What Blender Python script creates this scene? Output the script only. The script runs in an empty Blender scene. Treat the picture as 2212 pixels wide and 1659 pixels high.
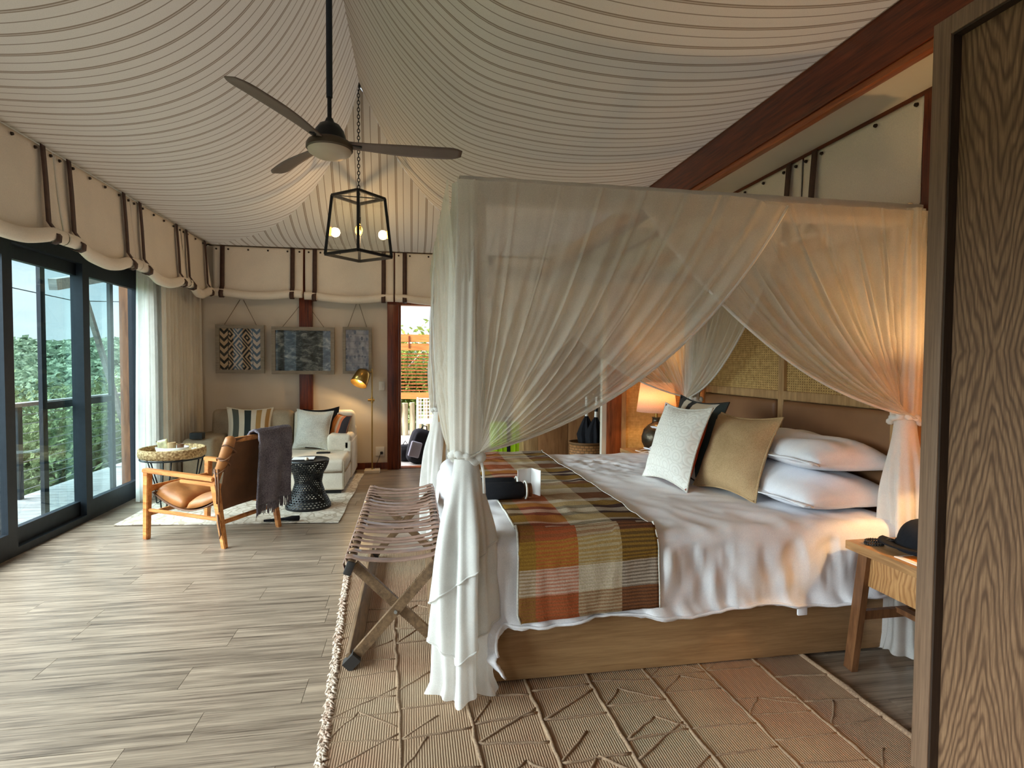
import bpy, bmesh, math, random
from mathutils import Vector, Matrix, noise as mnoise
random.seed(7)
PI = math.pi
scene = bpy.context.scene
COL = scene.collection

# ------------------------------------------------------------------ camera
cam_d = bpy.data.cameras.new('camera')
cam_d.sensor_fit = 'HORIZONTAL'; cam_d.sensor_width = 36.0; cam_d.lens = 36.0 * 1230.5 / 2212.0
cam_d.clip_start = 0.05; cam_d.clip_end = 600
cam = bpy.data.objects.new('camera', cam_d); COL.objects.link(cam)
yaw, pit, rol = [math.radians(a) for a in (9.93, -2.006, 0.382)]
fw = Vector((math.sin(yaw) * math.cos(pit), math.cos(yaw) * math.cos(pit), math.sin(pit)))
rt = Vector((math.cos(yaw), -math.sin(yaw), 0)); up = rt.cross(fw)
rt2 = rt * math.cos(rol) + up * math.sin(rol); up2 = rt2.cross(fw)
m = Matrix((rt2, up2, -fw)).transposed().to_4x4(); m.translation = Vector((0, 0, 1.4))
cam.matrix_world = m
scene.camera = cam

# ------------------------------------------------------------------ light and exposure
SKY = 0.55; SUN = 9.0; EXPO = 1.58
scene.view_settings.view_transform = 'Standard'
scene.view_settings.look = 'None'
scene.view_settings.gamma = 1.0
scene.view_settings.use_curve_mapping = False
scene.view_settings.exposure = EXPO
cy = scene.cycles
cy.use_adaptive_sampling = True; cy.adaptive_threshold = 0.05
cy.max_bounces = 6; cy.diffuse_bounces = 4; cy.glossy_bounces = 3; cy.transmission_bounces = 6
cy.transparent_max_bounces = 10; cy.caustics_reflective = False; cy.caustics_refractive = False
cy.sample_clamp_indirect = 6.0

world = bpy.data.worlds.new('world'); scene.world = world
world.use_nodes = True
wt = world.node_tree; wt.nodes.clear()
wo = wt.nodes.new('ShaderNodeOutputWorld'); wb = wt.nodes.new('ShaderNodeBackground')
wc = wt.nodes.new('ShaderNodeTexCoord'); wm = wt.nodes.new('ShaderNodeMapping')
wm.inputs['Scale'].default_value = (1.6, 1.6, 4.5)
wn = wt.nodes.new('ShaderNodeTexNoise'); wn.inputs['Scale'].default_value = 2.2; wn.inputs['Detail'].default_value = 5
wr = wt.nodes.new('ShaderNodeValToRGB')
wr.color_ramp.elements[0].position = 0.36; wr.color_ramp.elements[0].color = (0.55, 0.68, 0.80, 1)
wr.color_ramp.elements[1].position = 0.64; wr.color_ramp.elements[1].color = (0.90, 0.96, 1.0, 1)
wb.inputs['Strength'].default_value = SKY
wt.links.new(wc.outputs['Generated'], wm.inputs['Vector']); wt.links.new(wm.outputs['Vector'], wn.inputs['Vector'])
wt.links.new(wn.outputs['Fac'], wr.inputs['Fac']); wt.links.new(wr.outputs['Color'], wb.inputs['Color'])
wt.links.new(wb.outputs['Background'], wo.inputs['Surface'])

sun_d = bpy.data.lights.new('sun', 'SUN'); sun_d.energy = SUN; sun_d.angle = math.radians(75)
sun_d.color = (0.98, 0.962, 1.0)
sun = bpy.data.objects.new('sun', sun_d); COL.objects.link(sun)
sun.rotation_euler = Vector((-0.76, -0.16, 0.60)).to_track_quat('Z', 'Y').to_euler(); sun.location = (-6, -4, 12)

# ------------------------------------------------------------------ material helpers
def lin(c):
    out = []
    for v in c[:3]:
        v = v / 255.0
        out.append(v / 12.92 if v <= 0.04045 else ((v + 0.055) / 1.055) ** 2.4)
    return (*out, 1.0)

class NT:
    def __init__(self, name):
        self.mat = bpy.data.materials.new(name); self.mat.use_nodes = True
        self.t = self.mat.node_tree; self.t.nodes.clear()
        self.out = self.t.nodes.new('ShaderNodeOutputMaterial')
    def n(self, typ, ins=None, **props):
        nd = self.t.nodes.new('ShaderNode' + typ)
        for k, v in props.items(): setattr(nd, k, v)
        for k, v in (ins or {}).items(): self.set(nd, k, v)
        return nd
    def set(self, nd, k, v):
        s = nd.inputs[k]
        if isinstance(v, bpy.types.NodeSocket): self.t.links.new(v, s)
        elif isinstance(v, bpy.types.Node): self.t.links.new(v.outputs[0], s)
        else: s.default_value = v
    def math(self, op, a, b=0.0, c=0.0):
        nd = self.n('Math', operation=op)
        self.set(nd, 0, a); self.set(nd, 1, b)
        if op in ('COMPARE', 'MULTIPLY_ADD', 'SMOOTH_MIN', 'WRAP'): self.set(nd, 2, c)
        return nd.outputs[0]
    def mix(self, fac, a, b, blend='MIX'):
        nd = self.n('MixRGB', blend_type=blend)
        self.set(nd, 0, fac); self.set(nd, 1, a); self.set(nd, 2, b)
        return nd.outputs[0]
    def coord(self, kind='Object', scale=(1, 1, 1), rand=False, loc=(0, 0, 0)):
        v = self.n('TexCoord').outputs[kind]
        if rand:
            r = self.n('ObjectInfo').outputs['Random']
            sc = self.n('VectorMath', operation='SCALE'); self.set(sc, 0, (37.0, 91.0, 53.0)); self.set(sc, 'Scale', r)
            ad = self.n('VectorMath', operation='ADD'); self.set(ad, 0, v); self.set(ad, 1, sc.outputs[0]); v = ad.outputs[0]
        return self.n('Mapping', {'Vector': v, 'Scale': scale, 'Location': loc}).outputs[0]
    def noise(self, vec, scale=5.0, detail=3.0, rough=0.5, dist=0.0):
        return self.n('TexNoise', {'Vector': vec, 'Scale': scale, 'Detail': detail, 'Roughness': rough, 'Distortion': dist}).outputs['Fac']
    def ramp(self, fac, *stops):
        nd = self.n('ValToRGB'); cr = nd.color_ramp
        while len(cr.elements) < len(stops): cr.elements.new(0.5)
        for e, (p, c) in zip(cr.elements, stops):
            e.position = p; e.color = c if len(c) == 4 else (*c, 1)
        self.set(nd, 0, fac)
        return nd.outputs[0]
    def bsdf(self, color, rough=0.6, metal=0.0, bump=None, bstr=0.2, bdist=0.01, spec=0.4, **kw):
        b = self.n('BsdfPrincipled')
        self.set(b, 'Base Color', color); self.set(b, 'Roughness', rough); self.set(b, 'Metallic', metal)
        self.set(b, 'Specular IOR Level', spec)
        for k, v in kw.items(): self.set(b, k.replace('_', ' '), v)
        if bump is not None:
            bn = self.n('Bump', {'Height': bump, 'Strength': bstr, 'Distance': bdist}); self.set(b, 'Normal', bn.outputs[0])
        return b.outputs[0]
    def done(self, shader):
        self.t.links.new(shader, self.out.inputs['Surface']); return self.mat

def sc3(c, k): return (min(c[0] * k, 1), min(c[1] * k, 1), min(c[2] * k, 1), 1)

def m_plain(name, rgb, rough=0.6, metal=0.0, var=0.12, scale=6.0, bump=0.1, spec=0.4, **kw):
    t = NT(name); c = lin(rgb); f = t.noise(t.coord(), scale, 4)
    col = t.ramp(f, (0.3, sc3(c, 1 - var)), (0.7, sc3(c, 1 + var)))
    return t.done(t.bsdf(col, rough, metal, bump=f, bstr=bump, spec=spec, **kw))

def m_fabric(name, rgb, rgb2=None, weave=260.0, bump=0.25, var=0.1, rough=0.9, translucent=0.0, blotch=5.0):
    t = NT(name); c = lin(rgb); c2 = lin(rgb2) if rgb2 else sc3(c, 1 - 2 * var)
    v = t.coord()
    n1 = t.noise(v, blotch, 4); n2 = t.noise(v, weave, 2)
    f = t.math('ADD', t.math('MULTIPLY', n1, 0.45), t.math('MULTIPLY', n2, 0.55))
    col = t.ramp(f, (0.36, c2), (0.62, sc3(c, 1 + var * .5)))
    s = t.bsdf(col, rough, bump=f, bstr=bump, bdist=0.004, spec=0.15)
    if translucent > 0:
        tr = t.n('BsdfTranslucent', {'Color': col})
        s = t.n('MixShader', {0: translucent, 1: s, 2: tr.outputs[0]}).outputs[0]
    return t.done(s)

def m_wood(name, dark, light, axis=0, stretch=14.0, scale=3.0, rough=0.45, rand=False, fine=0.5, bump=0.12, spec=0.4, ring=2.0):
    t = NT(name); s = [stretch] * 3; s[axis] = 1.0
    v = t.coord('Object', tuple(s), rand)
    n1 = t.noise(v, scale, 5, 0.6, ring * 0.3); s2 = [stretch * 6] * 3; s2[axis] = 2.0
    n2 = t.noise(t.coord('Object', tuple(s2), rand), scale, 3, 0.7)
    f = t.math('ADD', t.math('MULTIPLY', n1, 1 - fine * 0.5), t.math('MULTIPLY', n2, fine * 0.5))
    d, l = lin(dark), lin(light)
    col = t.ramp(f, (0.34, d), (0.5, sc3([(a + b) / 2 for a, b in zip(d, l)], 1)), (0.66, l))
    if rand:
        r = t.n('ObjectInfo').outputs['Random']
        col = t.n('HueSaturation', {'Value': t.math('MULTIPLY_ADD', r, 0.16, 0.92), 'Color': col}).outputs[0]
    return t.done(t.bsdf(col, rough, bump=f, bstr=bump, bdist=0.004, spec=spec))

def m_emit(name, rgb, strength):
    t = NT(name); e = t.n('Emission', {'Color': lin(rgb), 'Strength': strength}); return t.done(e.outputs[0])

def m_glass(name, rgb=(235, 245, 245), refl=0.06, rough=0.0):
    t = NT(name)
    tr = t.n('BsdfTransparent', {'Color': lin(rgb)}); gl = t.n('BsdfGlossy', {'Roughness': rough, 'Color': (1, 1, 1, 1)})
    n1 = t.noise(t.coord(), 0.6, 2)
    return t.done(t.n('MixShader', {0: t.math('MULTIPLY_ADD', n1, 0.01, refl), 1: tr.outputs[0], 2: gl.outputs[0]}).outputs[0])

def m_sheer(name, rgb, opac=0.6):
    t = NT(name); c = lin(rgb); v = t.coord()
    n2 = t.noise(v, 420, 2); n1 = t.noise(v, 14, 3)
    col = t.ramp(n1, (0.3, sc3(c, 0.92)), (0.7, c))
    d = t.n('BsdfDiffuse', {'Color': col}); tl = t.n('BsdfTranslucent', {'Color': col}); tp = t.n('BsdfTransparent')
    cl = t.n('MixShader', {0: 0.42, 1: d.outputs[0], 2: tl.outputs[0]})
    fac = t.math('MULTIPLY_ADD', n2, 0.35, opac - 0.17)
    return t.done(t.n('MixShader', {0: fac, 1: tp.outputs[0], 2: cl.outputs[0]}).outputs[0])

MAT = {}
MAT['canvas'] = m_fabric('canvas', (240, 227, 211), weave=220, var=0.06, translucent=0.0, blotch=3)
MAT['strap'] = m_plain('strap_leather', (74, 50, 40), 0.6, var=0.2, scale=20)
MAT['grommet'] = m_plain('grommet_metal', (58, 46, 38), 0.4, 0.7)
MAT['wall'] = m_fabric('wall_fabric', (224, 210, 193), weave=300, bump=0.2, var=0.05, blotch=1.5)
MAT['wall_white'] = m_plain('wall_paint', (214, 206, 190), 0.8, var=0.03, scale=2, bump=0.03)
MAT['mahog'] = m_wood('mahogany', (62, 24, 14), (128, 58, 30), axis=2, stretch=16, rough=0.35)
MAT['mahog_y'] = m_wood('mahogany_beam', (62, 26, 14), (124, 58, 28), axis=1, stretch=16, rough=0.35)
MAT['mahog_pale'] = m_wood('redwood_ledge', (120, 60, 28), (176, 98, 48), axis=1, stretch=16, rough=0.35)  # paler wood for the ledge under the beam
MAT['redwood'] = m_wood('redwood', (96, 46, 24), (170, 96, 52), axis=2, stretch=14, rough=0.4)
MAT['black'] = m_plain('black_metal', (30, 31, 33), 0.42, 0.3, var=0.2, scale=30)
MAT['frame'] = m_plain('charcoal_aluminium', (40, 46, 54), 0.45, 0.4, var=0.1, scale=20)
MAT['glass'] = m_glass('window_glass')
MAT['pic_glass'] = m_glass('picture_glass', (250, 250, 250), 0.012)
MAT['lantern_glass'] = m_glass('lantern_glass', (253, 253, 250), 0.04)
MAT['plank'] = m_wood('vinyl_plank', (78, 65, 55), (184, 164, 143), axis=0, stretch=19, scale=1.7, rough=0.30, rand=True, fine=0.8, bump=0.06, spec=0.45, ring=1.5)
MAT['subfloor'] = m_plain('dark_joint', (70, 62, 54), 0.8)
MAT['deck'] = m_wood('weathered_deck', (112, 114, 114), (150, 152, 152), axis=0, stretch=10, rough=0.7, rand=True)
MAT['chairwood'] = m_wood('honey_teak', (168, 96, 44), (226, 158, 92), axis=0, stretch=6, scale=4, rough=0.35)
MAT['leather'] = m_plain('tan_leather', (172, 112, 62), 0.42, var=0.22, scale=9, bump=0.25)
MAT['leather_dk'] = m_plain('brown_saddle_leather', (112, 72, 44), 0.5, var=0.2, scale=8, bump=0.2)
MAT['mohair'] = m_fabric('grey_mohair', (132, 124, 130), (80, 74, 82), weave=120, bump=1.0, var=0.1)
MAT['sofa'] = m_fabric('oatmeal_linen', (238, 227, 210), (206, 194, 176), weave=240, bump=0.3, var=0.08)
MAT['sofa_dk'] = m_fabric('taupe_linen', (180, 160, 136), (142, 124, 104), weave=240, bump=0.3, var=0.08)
MAT['brass'] = m_plain('aged_brass', (176, 140, 78), 0.28, 0.95, var=0.12, scale=12)
MAT['marble'] = m_plain('cream_stone', (222, 206, 184), 0.4, var=0.08, scale=8)
MAT['plastic'] = m_plain('white_plastic', (236, 232, 226), 0.4, var=0.02)
MAT['blackplastic'] = m_plain('black_plastic', (22, 22, 24), 0.4, var=0.2)
MAT['blackcloth'] = m_fabric('black_cloth', (34, 34, 38), weave=160, bump=0.4)
MAT['paper'] = m_plain('white_paper', (240, 238, 236), 0.7, var=0.02)
MAT['ceramic'] = m_plain('white_ceramic', (236, 234, 228), 0.25, var=0.02)
MAT['oak_bed'] = m_wood('bed_oak', (140, 104, 68), (178, 140, 98), axis=0, stretch=10, scale=3, rough=0.5, fine=0.8)
MAT['oak'] = m_wood('oak_frame', (148, 112, 72), (198, 160, 112), axis=2, stretch=10, scale=3, rough=0.5)
MAT['oak_x'] = m_wood('oak_top', (132, 92, 56), (186, 142, 94), axis=1, stretch=10, scale=4, rough=0.4)
MAT['walnut'] = m_wood('walnut_leg', (84, 52, 32), (132, 90, 58), axis=2, stretch=8, scale=5, rough=0.4)
MAT['reveal_shade'] = m_wood('reveal_shade_wood', (40, 28, 20), (64, 46, 32), axis=2, stretch=20, scale=4, rough=0.6)  # dark tone stands for the shadow inside the wardrobe reveal
MAT['rackwood'] = m_wood('teak_rack', (82, 62, 44), (132, 104, 76), axis=1, stretch=8, scale=5, rough=0.45)
MAT['strapbench'] = m_plain('saddle_strap', (158, 128, 114), 0.22, var=0.22, scale=14, bump=0.2, spec=0.6)
MAT['white_linen'] = m_fabric('white_cotton', (244, 242, 244), (226, 224, 230), weave=320, bump=0.12, var=0.03, blotch=7)
MAT['pillow_white'] = m_fabric('pillow_cotton', (246, 246, 250), (230, 230, 238), weave=320, bump=0.1, var=0.03, blotch=7)
MAT['tan_linen'] = m_fabric('tan_linen', (198, 168, 128), (164, 134, 96), weave=260, bump=0.3, var=0.06)
MAT['rust'] = m_fabric('rust_cotton', (168, 64, 36), weave=240, bump=0.3)
MAT['beige_curtain'] = m_fabric('beige_curtain', (232, 222, 208), weave=200, bump=0.3, var=0.05, translucent=0.2)
MAT['white_curtain'] = m_sheer('white_curtain', (252, 250, 246), 0.93)
MAT['sheer'] = m_sheer('sheer_voile', (246, 238, 224), 0.56)
MAT['sheer_wrap'] = m_sheer('voile_doubled', (250, 246, 238), 0.8)
MAT['sheer_tail'] = m_sheer('voile_gathered', (252, 250, 246), 0.9)
MAT['cushion_grey'] = m_fabric('oatmeal_boucle', (226, 222, 212), (190, 186, 178), weave=130, bump=0.6)
MAT['headleather'] = m_plain('headboard_leather', (132, 92, 60), 0.5, var=0.12, scale=4, bump=0.1)
MAT['green'] = m_plain('lime_shell', (160, 200, 30), 0.35, var=0.05)
MAT['rubber'] = m_plain('black_rubber', (48, 44, 42), 0.6)
MAT['charcoal_vase'] = m_plain('hammered_bronze', (70, 62, 50), 0.32, 0.7, var=0.35, scale=18, bump=0.4)
MAT['cord_white'] = m_plain('white_cord', (240, 238, 232), 0.5, var=0.02)
MAT['jute'] = m_plain('hanging_cord', (128, 108, 86), 0.9)
MAT['picframe'] = m_wood('grey_washed_frame', (122, 110, 96), (158, 146, 130), axis=0, stretch=8, scale=6, rough=0.6)
MAT['rope_rug'] = m_fabric('rug_cord', (160, 134, 108), (122, 98, 80), weave=140, bump=0.8)
MAT['concrete'] = m_plain('pale_paving', (160, 156, 150), 0.8)
MAT['cable'] = m_plain('steel_cable', (170, 172, 172), 0.4, 0.8)

def m_stripes_uv(name, stops, period=1.0, axis='u', rough=0.9, weave=260):
    """stops: [(pos, rgb)] constant-colour bands across one period of the UV"""
    t = NT(name); sp = t.n('SeparateXYZ', {0: t.n('TexCoord').outputs['UV']})
    u = sp.outputs[0 if axis == 'u' else 1]
    f = t.math('FRACT', t.math('MULTIPLY', u, 1.0 / period))
    nd = t.n('ValToRGB'); cr = nd.color_ramp; cr.interpolation = 'CONSTANT'
    while len(cr.elements) < len(stops): cr.elements.new(0.5)
    for e, (p, c) in zip(cr.elements, stops): e.position = p; e.color = lin(c)
    t.set(nd, 0, f)
    n2 = t.noise(t.coord(), weave, 2)
    col = t.mix(0.35, nd.outputs[0], t.mix(n2, (0.35, 0.33, 0.3, 1), (1, 1, 1, 1)), 'MULTIPLY')
    return t, col, n2

# tent fabric: u runs along the eave in metres, lines are woven in; some daylight comes through the canvas
t, col, n2 = m_stripes_uv('tent_canvas', [
    (0.0, (204, 195, 180)), (0.05, (140, 124, 106)), (0.10, (182, 170, 154)), (0.15, (140, 124, 106)), (0.19, (204, 195, 180)),
    (0.56, (138, 124, 108)), (0.60, (204, 195, 180))], period=0.165, weave=300)
s1 = t.bsdf(col, 0.9, bump=n2, bstr=0.15, bdist=0.003, spec=0.1)
tr = t.n('BsdfTranslucent', {'Color': col})
MAT['tent'] = t.done(t.n('MixShader', {0: 0.03, 1: s1, 2: tr.outputs[0]}).outputs[0])

t, col, n2 = m_stripes_uv('stripe_cushion', [
    (0.0, (232, 220, 200)), (0.10, (96, 100, 94)), (0.24, (232, 220, 200)), (0.37, (58, 66, 66)), (0.52, (226, 210, 190)),
    (0.64, (178, 140, 88)), (0.76, (226, 210, 190)), (0.86, (168, 130, 84)), (0.96, (224, 208, 190))])
MAT['stripe'] = t.done(t.bsdf(col, 0.9, bump=n2, bstr=0.3, bdist=0.003, spec=0.1))
t, col, n2 = m_stripes_uv('sunset_stripe', [
    (0.0, (150, 96, 70)), (0.2, (196, 120, 70)), (0.4, (224, 150, 90)), (0.55, (206, 170, 140)), (0.66, (214, 120, 80)), (0.78, (62, 54, 56))])
MAT['stripe_orange'] = t.done(t.bsdf(col, 0.9, bump=n2, bstr=0.3, bdist=0.003, spec=0.1))
t, col, n2 = m_stripes_uv('charcoal_stripe', [
    (0.0, (64, 62, 60)), (0.16, (214, 200, 180)), (0.3, (60, 58, 58)), (0.42, (208, 190, 164)), (0.74, (214, 204, 190)), (0.86, (60, 66, 64))])
MAT['stripe_dark'] = t.done(t.bsdf(col, 0.9, bump=n2, bstr=0.3, bdist=0.003, spec=0.1))

# plaid throw: warp colours by u, weft colours by v (metres)
t = NT('plaid_wool'); sp = t.n('SeparateXYZ', {0: t.n('TexCoord').outputs['UV']})
def const_ramp(t, f, stops):
    nd = t.n('ValToRGB'); cr = nd.color_ramp; cr.interpolation = 'CONSTANT'
    while len(cr.elements) < len(stops): cr.elements.new(0.5)
    for e, (p, c) in zip(cr.elements, stops): e.position = p; e.color = lin(c)
    t.set(nd, 0, f); return nd.outputs[0]
warp = const_ramp(t, sp.outputs[0], [(0, (146, 108, 50)), (0.12, (190, 94, 56)), (0.415, (198, 184, 152)), (0.73, (80, 58, 46))])
wf = t.math('FRACT', t.math('MULTIPLY', sp.outputs[1], 1 / 0.92))
R_, Wt, Mu, Pl = (150, 96, 60), (220, 204, 184), (176, 136, 58), (66, 48, 50)
ws, p = [], 0.0
for wdt, c in [(.10, R_), (.11, Wt), (.10, Mu), (.07, R_), (.02, Wt), (.035, Pl), (.03, Wt), (.10, Mu), (.045, Pl), (.06, Wt), (.045, Pl), (.09, Mu), (.06, Wt), (.055, R_)]:
    ws.append((p / 0.92, c)); p += wdt
weft = const_ramp(t, wf, ws)
stripe = t.math('GREATER_THAN', t.math('FRACT', t.math('MULTIPLY', sp.outputs[1], 70.0)), 0.48)
stripe2 = t.math('GREATER_THAN', t.math('FRACT', t.math('MULTIPLY', sp.outputs[0], 56.0)), 0.55)
base = t.mix(t.math('MULTIPLY_ADD', stripe, 0.45, 0.28), warp, weft)
chk = t.math('MULTIPLY', stripe, stripe2)
n2 = t.noise(t.coord(), 160, 2)
col = t.mix(t.math('MULTIPLY', n2, 0.55), base, (0.16, 0.1, 0.06, 1), 'MULTIPLY')
MAT['plaid'] = t.done(t.bsdf(col, 0.95, bump=t.math('ADD', chk, n2), bstr=0.5, bdist=0.004, spec=0.1))

# white cushion with faint woven hexagons
t = NT('hexagon_weave'); uv = t.n('TexCoord').outputs['UV']
vo = t.n('TexVoronoi', {'Vector': t.n('Mapping', {'Vector': uv, 'Scale': (6, 6, 1)}).outputs[0], 'Scale': 1.0, 'Randomness': 0.15})
rg = t.math('SINE', t.math('MULTIPLY', vo.outputs['Distance'], 26.0))
sv = t.n('SeparateXYZ', {0: uv}); bar = t.math('GREATER_THAN', t.math('FRACT', t.math('MULTIPLY', sv.outputs[1], 7.0)), 0.93)
pat = t.math('ADD', t.math('MULTIPLY', rg, 0.5), bar)
col = t.mix(t.math('MULTIPLY', t.math('GREATER_THAN', pat, 0.3), 0.4), lin((240, 238, 230)), lin((206, 202, 192)))
MAT['hexweave'] = t.done(t.bsdf(col, 0.9, bump=pat, bstr=0.35, bdist=0.004, spec=0.1))

# kilim: ribbed weave, faded pinks and sand
t = NT('kilim_weave'); v = t.coord()
rib = t.n('TexWave', {'Vector': v, 'Scale': 34.0, 'Distortion': 0.6, 'Detail': 1.0}, bands_direction='X').outputs['Fac']
n1 = t.noise(v, 1.6, 4); n3 = t.noise(v, 90, 2)
col = t.ramp(n1, (0.35, lin((164, 130, 106))), (0.5, lin((172, 144, 118))), (0.68, lin((166, 148, 124))))
col = t.mix(0.35, col, t.ramp(t.math('ADD', t.math('MULTIPLY', rib, 0.6), t.math('MULTIPLY', n3, 0.4)), (0.2, (0.45, 0.42, 0.4, 1)), (0.8, (1, 1, 1, 1))), 'MULTIPLY')
MAT['kilim'] = t.done(t.bsdf(col, 0.95, bump=rib, bstr=0.5, bdist=0.004, spec=0.05))
t = NT('cream_rug'); v = t.coord()
vo = t.n('TexVoronoi', {'Vector': v, 'Scale': 9.0}, feature='DISTANCE_TO_EDGE').outputs['Distance']
n1 = t.noise(v, 40, 3)
col = t.mix(t.math('LESS_THAN', vo, 0.06), t.ramp(n1, (0.3, lin((196, 184, 168))), (0.7, lin((230, 220, 206)))), lin((184, 170, 152)))
MAT['cream_rug'] = t.done(t.bsdf(col, 0.95, bump=n1, bstr=0.6, bdist=0.006, spec=0.05))

# cathedral oak veneer on the wardrobe (local y, z)
def m_cathedral(name, yc, zc, dark, light, ax='y'):
    t = NT(name); v = t.coord(); sp = t.n('SeparateXYZ', {0: v})
    n1 = t.noise(t.coord('Object', (5, 5, 0.9)), 2.0, 3); n2 = t.noise(t.coord('Object', (60, 60, 3)), 3.0, 4, 0.7)
    y = t.math('SUBTRACT', sp.outputs[0 if ax == 'x' else 1], yc); z = t.math('SUBTRACT', sp.outputs[2], zc)
    f = t.math('SUBTRACT', t.math('MULTIPLY', t.math('POWER', t.math('ABSOLUTE', y), 1.25), 20.0), t.math('MULTIPLY', t.math('ABSOLUTE', z), 2.2))
    f = t.math('ADD', f, t.math('MULTIPLY', n1, 1.3))
    w = t.math('SINE', t.math('MULTIPLY', f, 26.0))
    g = t.math('ADD', t.math('MULTIPLY', t.math('POWER', t.math('MULTIPLY_ADD', w, 0.5, 0.5), 2.6), 0.40), t.math('MULTIPLY', n2, 0.85))
    col = t.ramp(g, (0.2, lin(light)), (0.5, lin([(a * 1.1 + b * .9) / 2 for a, b in zip(dark, light)])), (0.85, lin(dark)))
    return t.done(t.bsdf(col, 0.5, bump=g, bstr=0.15, bdist=0.003, spec=0.35))
MAT['cathedral'] = m_cathedral('wardrobe_veneer', 0.12, 1.45, (86, 62, 44), (158, 124, 92))
MAT['cathedral_s'] = m_cathedral('drawer_veneer', 0.0, 0.0, (150, 104, 62), (206, 160, 106))
MAT['wardrobe_frame'] = m_wood('wardrobe_oak', (96, 74, 58), (146, 118, 94), axis=2, stretch=40, scale=3, rough=0.5, fine=0.9)
MAT['panel_brown'] = m_wood('brown_oak_panel', (128, 86, 52), (166, 118, 76), axis=2, stretch=10, scale=3, rough=0.5)

def m_cane(name, c1, c2, hole, sx, sz, ax='y'):
    t = NT(name); v = t.coord(); sp = t.n('SeparateXYZ', {0: v})
    a = t.math('FRACT', t.math('MULTIPLY', sp.outputs[0 if ax == 'x' else 1], sx)); b = t.math('FRACT', t.math('MULTIPLY', sp.outputs[2], sz))
    h = t.math('MULTIPLY', t.math('GREATER_THAN', a, 0.62), t.math('GREATER_THAN', b, 0.55))
    n1 = t.noise(v, 30, 3)
    col = t.mix(h, t.ramp(n1, (0.3, lin(c1)), (0.7, lin(c2))), lin(hole))
    return t.done(t.bsdf(col, 0.6, bump=t.math('SUBTRACT', 1.0, h), bstr=0.4, bdist=0.004))
MAT['cane_y'] = m_cane('cane_weave', (176, 140, 84), (214, 178, 116), (120, 84, 44), 46, 60, 'y')
MAT['cane_x'] = m_cane('cane_screen', (206, 164, 96), (232, 194, 126), (164, 116, 58), 62, 62, 'x')
def m_basket(name, c1, c2):
    t = NT(name); br = t.n('TexBrick', {'Vector': t.n('TexCoord').outputs['UV'], 'Scale': 1.0, 'Color1': lin(c1), 'Color2': lin(c2), 'Mortar': sc3(lin(c1), 0.35),
        'Mortar Size': 0.006, 'Brick Width': 0.05, 'Row Height': 0.028, 'Mortar Smooth': 0.6})
    return t.done(t.bsdf(br.outputs[0], 0.6, bump=br.outputs['Fac'], bstr=-0.4, bdist=0.01))
MAT['basket'] = m_basket('woven_rattan', (176, 126, 78), (150, 100, 58))
t = NT('seagrass'); v = t.coord(); n1 = t.noise(v, 60, 3); wv = t.n('TexVoronoi', {'Vector': v, 'Scale': 55.0}).outputs['Distance']
col = t.ramp(t.math('ADD', t.math('MULTIPLY', n1, .5), t.math('MULTIPLY', wv, .6)), (0.3, lin((216, 186, 136))), (0.75, lin((132, 98, 58))))
MAT['seagrass'] = t.done(t.bsdf(col, 0.8, bump=wv, bstr=-0.7, bdist=0.01))

# pictures
t = NT('geometric_print'); uv = t.n('TexCoord').outputs['UV']; sp = t.n('SeparateXYZ', {0: uv})
a = t.math('ADD', sp.outputs[0], t.math('MULTIPLY', sp.outputs[1], 0.85)); b = t.math('SUBTRACT', sp.outputs[0], t.math('MULTIPLY', sp.outputs[1], 0.85))
za = t.math('DIVIDE', t.math('PINGPONG', t.math('ADD', a, 0.04), 0.17), 0.17); zb = t.math('DIVIDE', t.math('PINGPONG', t.math('ADD', b, 2.0), 0.25), 0.25)
mx = t.math('MAXIMUM', za, zb)
k = t.math('GREATER_THAN', t.math('FRACT', t.math('MULTIPLY_ADD', mx, 2.0, 0.2)), 0.52)
ed = t.math('MAXIMUM', t.math('LESS_THAN', sp.outputs[0], 0.2), t.math('GREATER_THAN', sp.outputs[0], 0.8))
zz = t.math('GREATER_THAN', t.math('PINGPONG', t.math('ADD', sp.outputs[1], t.math('PINGPONG', sp.outputs[0], 0.1)), 0.09), 0.05)
kk = t.mix(ed, k, zz)
ln = t.math('MAXIMUM', t.math('COMPARE', sp.outputs[0], 0.2, 0.008), t.math('COMPARE', sp.outputs[0], 0.8, 0.008))
col = t.mix(t.math('MAXIMUM', kk, ln), lin((206, 178, 146)), lin((42, 42, 42)))
MAT['print1'] = t.done(t.bsdf(col, 0.7))
t = NT('photo_print'); uv = t.n('TexCoord').outputs['UV']
n1 = t.noise(t.n('Mapping', {'Vector': uv, 'Scale': (1, 1.5, 1)}).outputs[0], 6.0, 8, 0.7, 0.8)
n2 = t.noise(uv, 2.2, 2)
col = t.ramp(t.math('ADD', t.math('MULTIPLY', n1, .75), t.math('MULTIPLY', n2, .25)), (0.40, lin((26, 30, 32))), (0.50, lin((76, 84, 86))), (0.57, lin((140, 144, 140))), (0.66, lin((214, 210, 200))))
MAT['print2'] = t.done(t.bsdf(col, 0.6))
t = NT('oval_print'); uv = t.n('TexCoord').outputs['UV']
vo = t.n('TexVoronoi', {'Vector': t.n('Mapping', {'Vector': uv, 'Scale': (6, 6.5, 1)}).outputs[0], 'Scale': 1.0, 'Randomness': 0.6}).outputs['Distance']
sp = t.n('SeparateXYZ', {0: uv}); bar = t.math('LESS_THAN', t.math('FRACT', t.math('MULTIPLY', sp.outputs[1], 5.6)), 0.05)
n1 = t.noise(uv, 5, 3)
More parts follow.
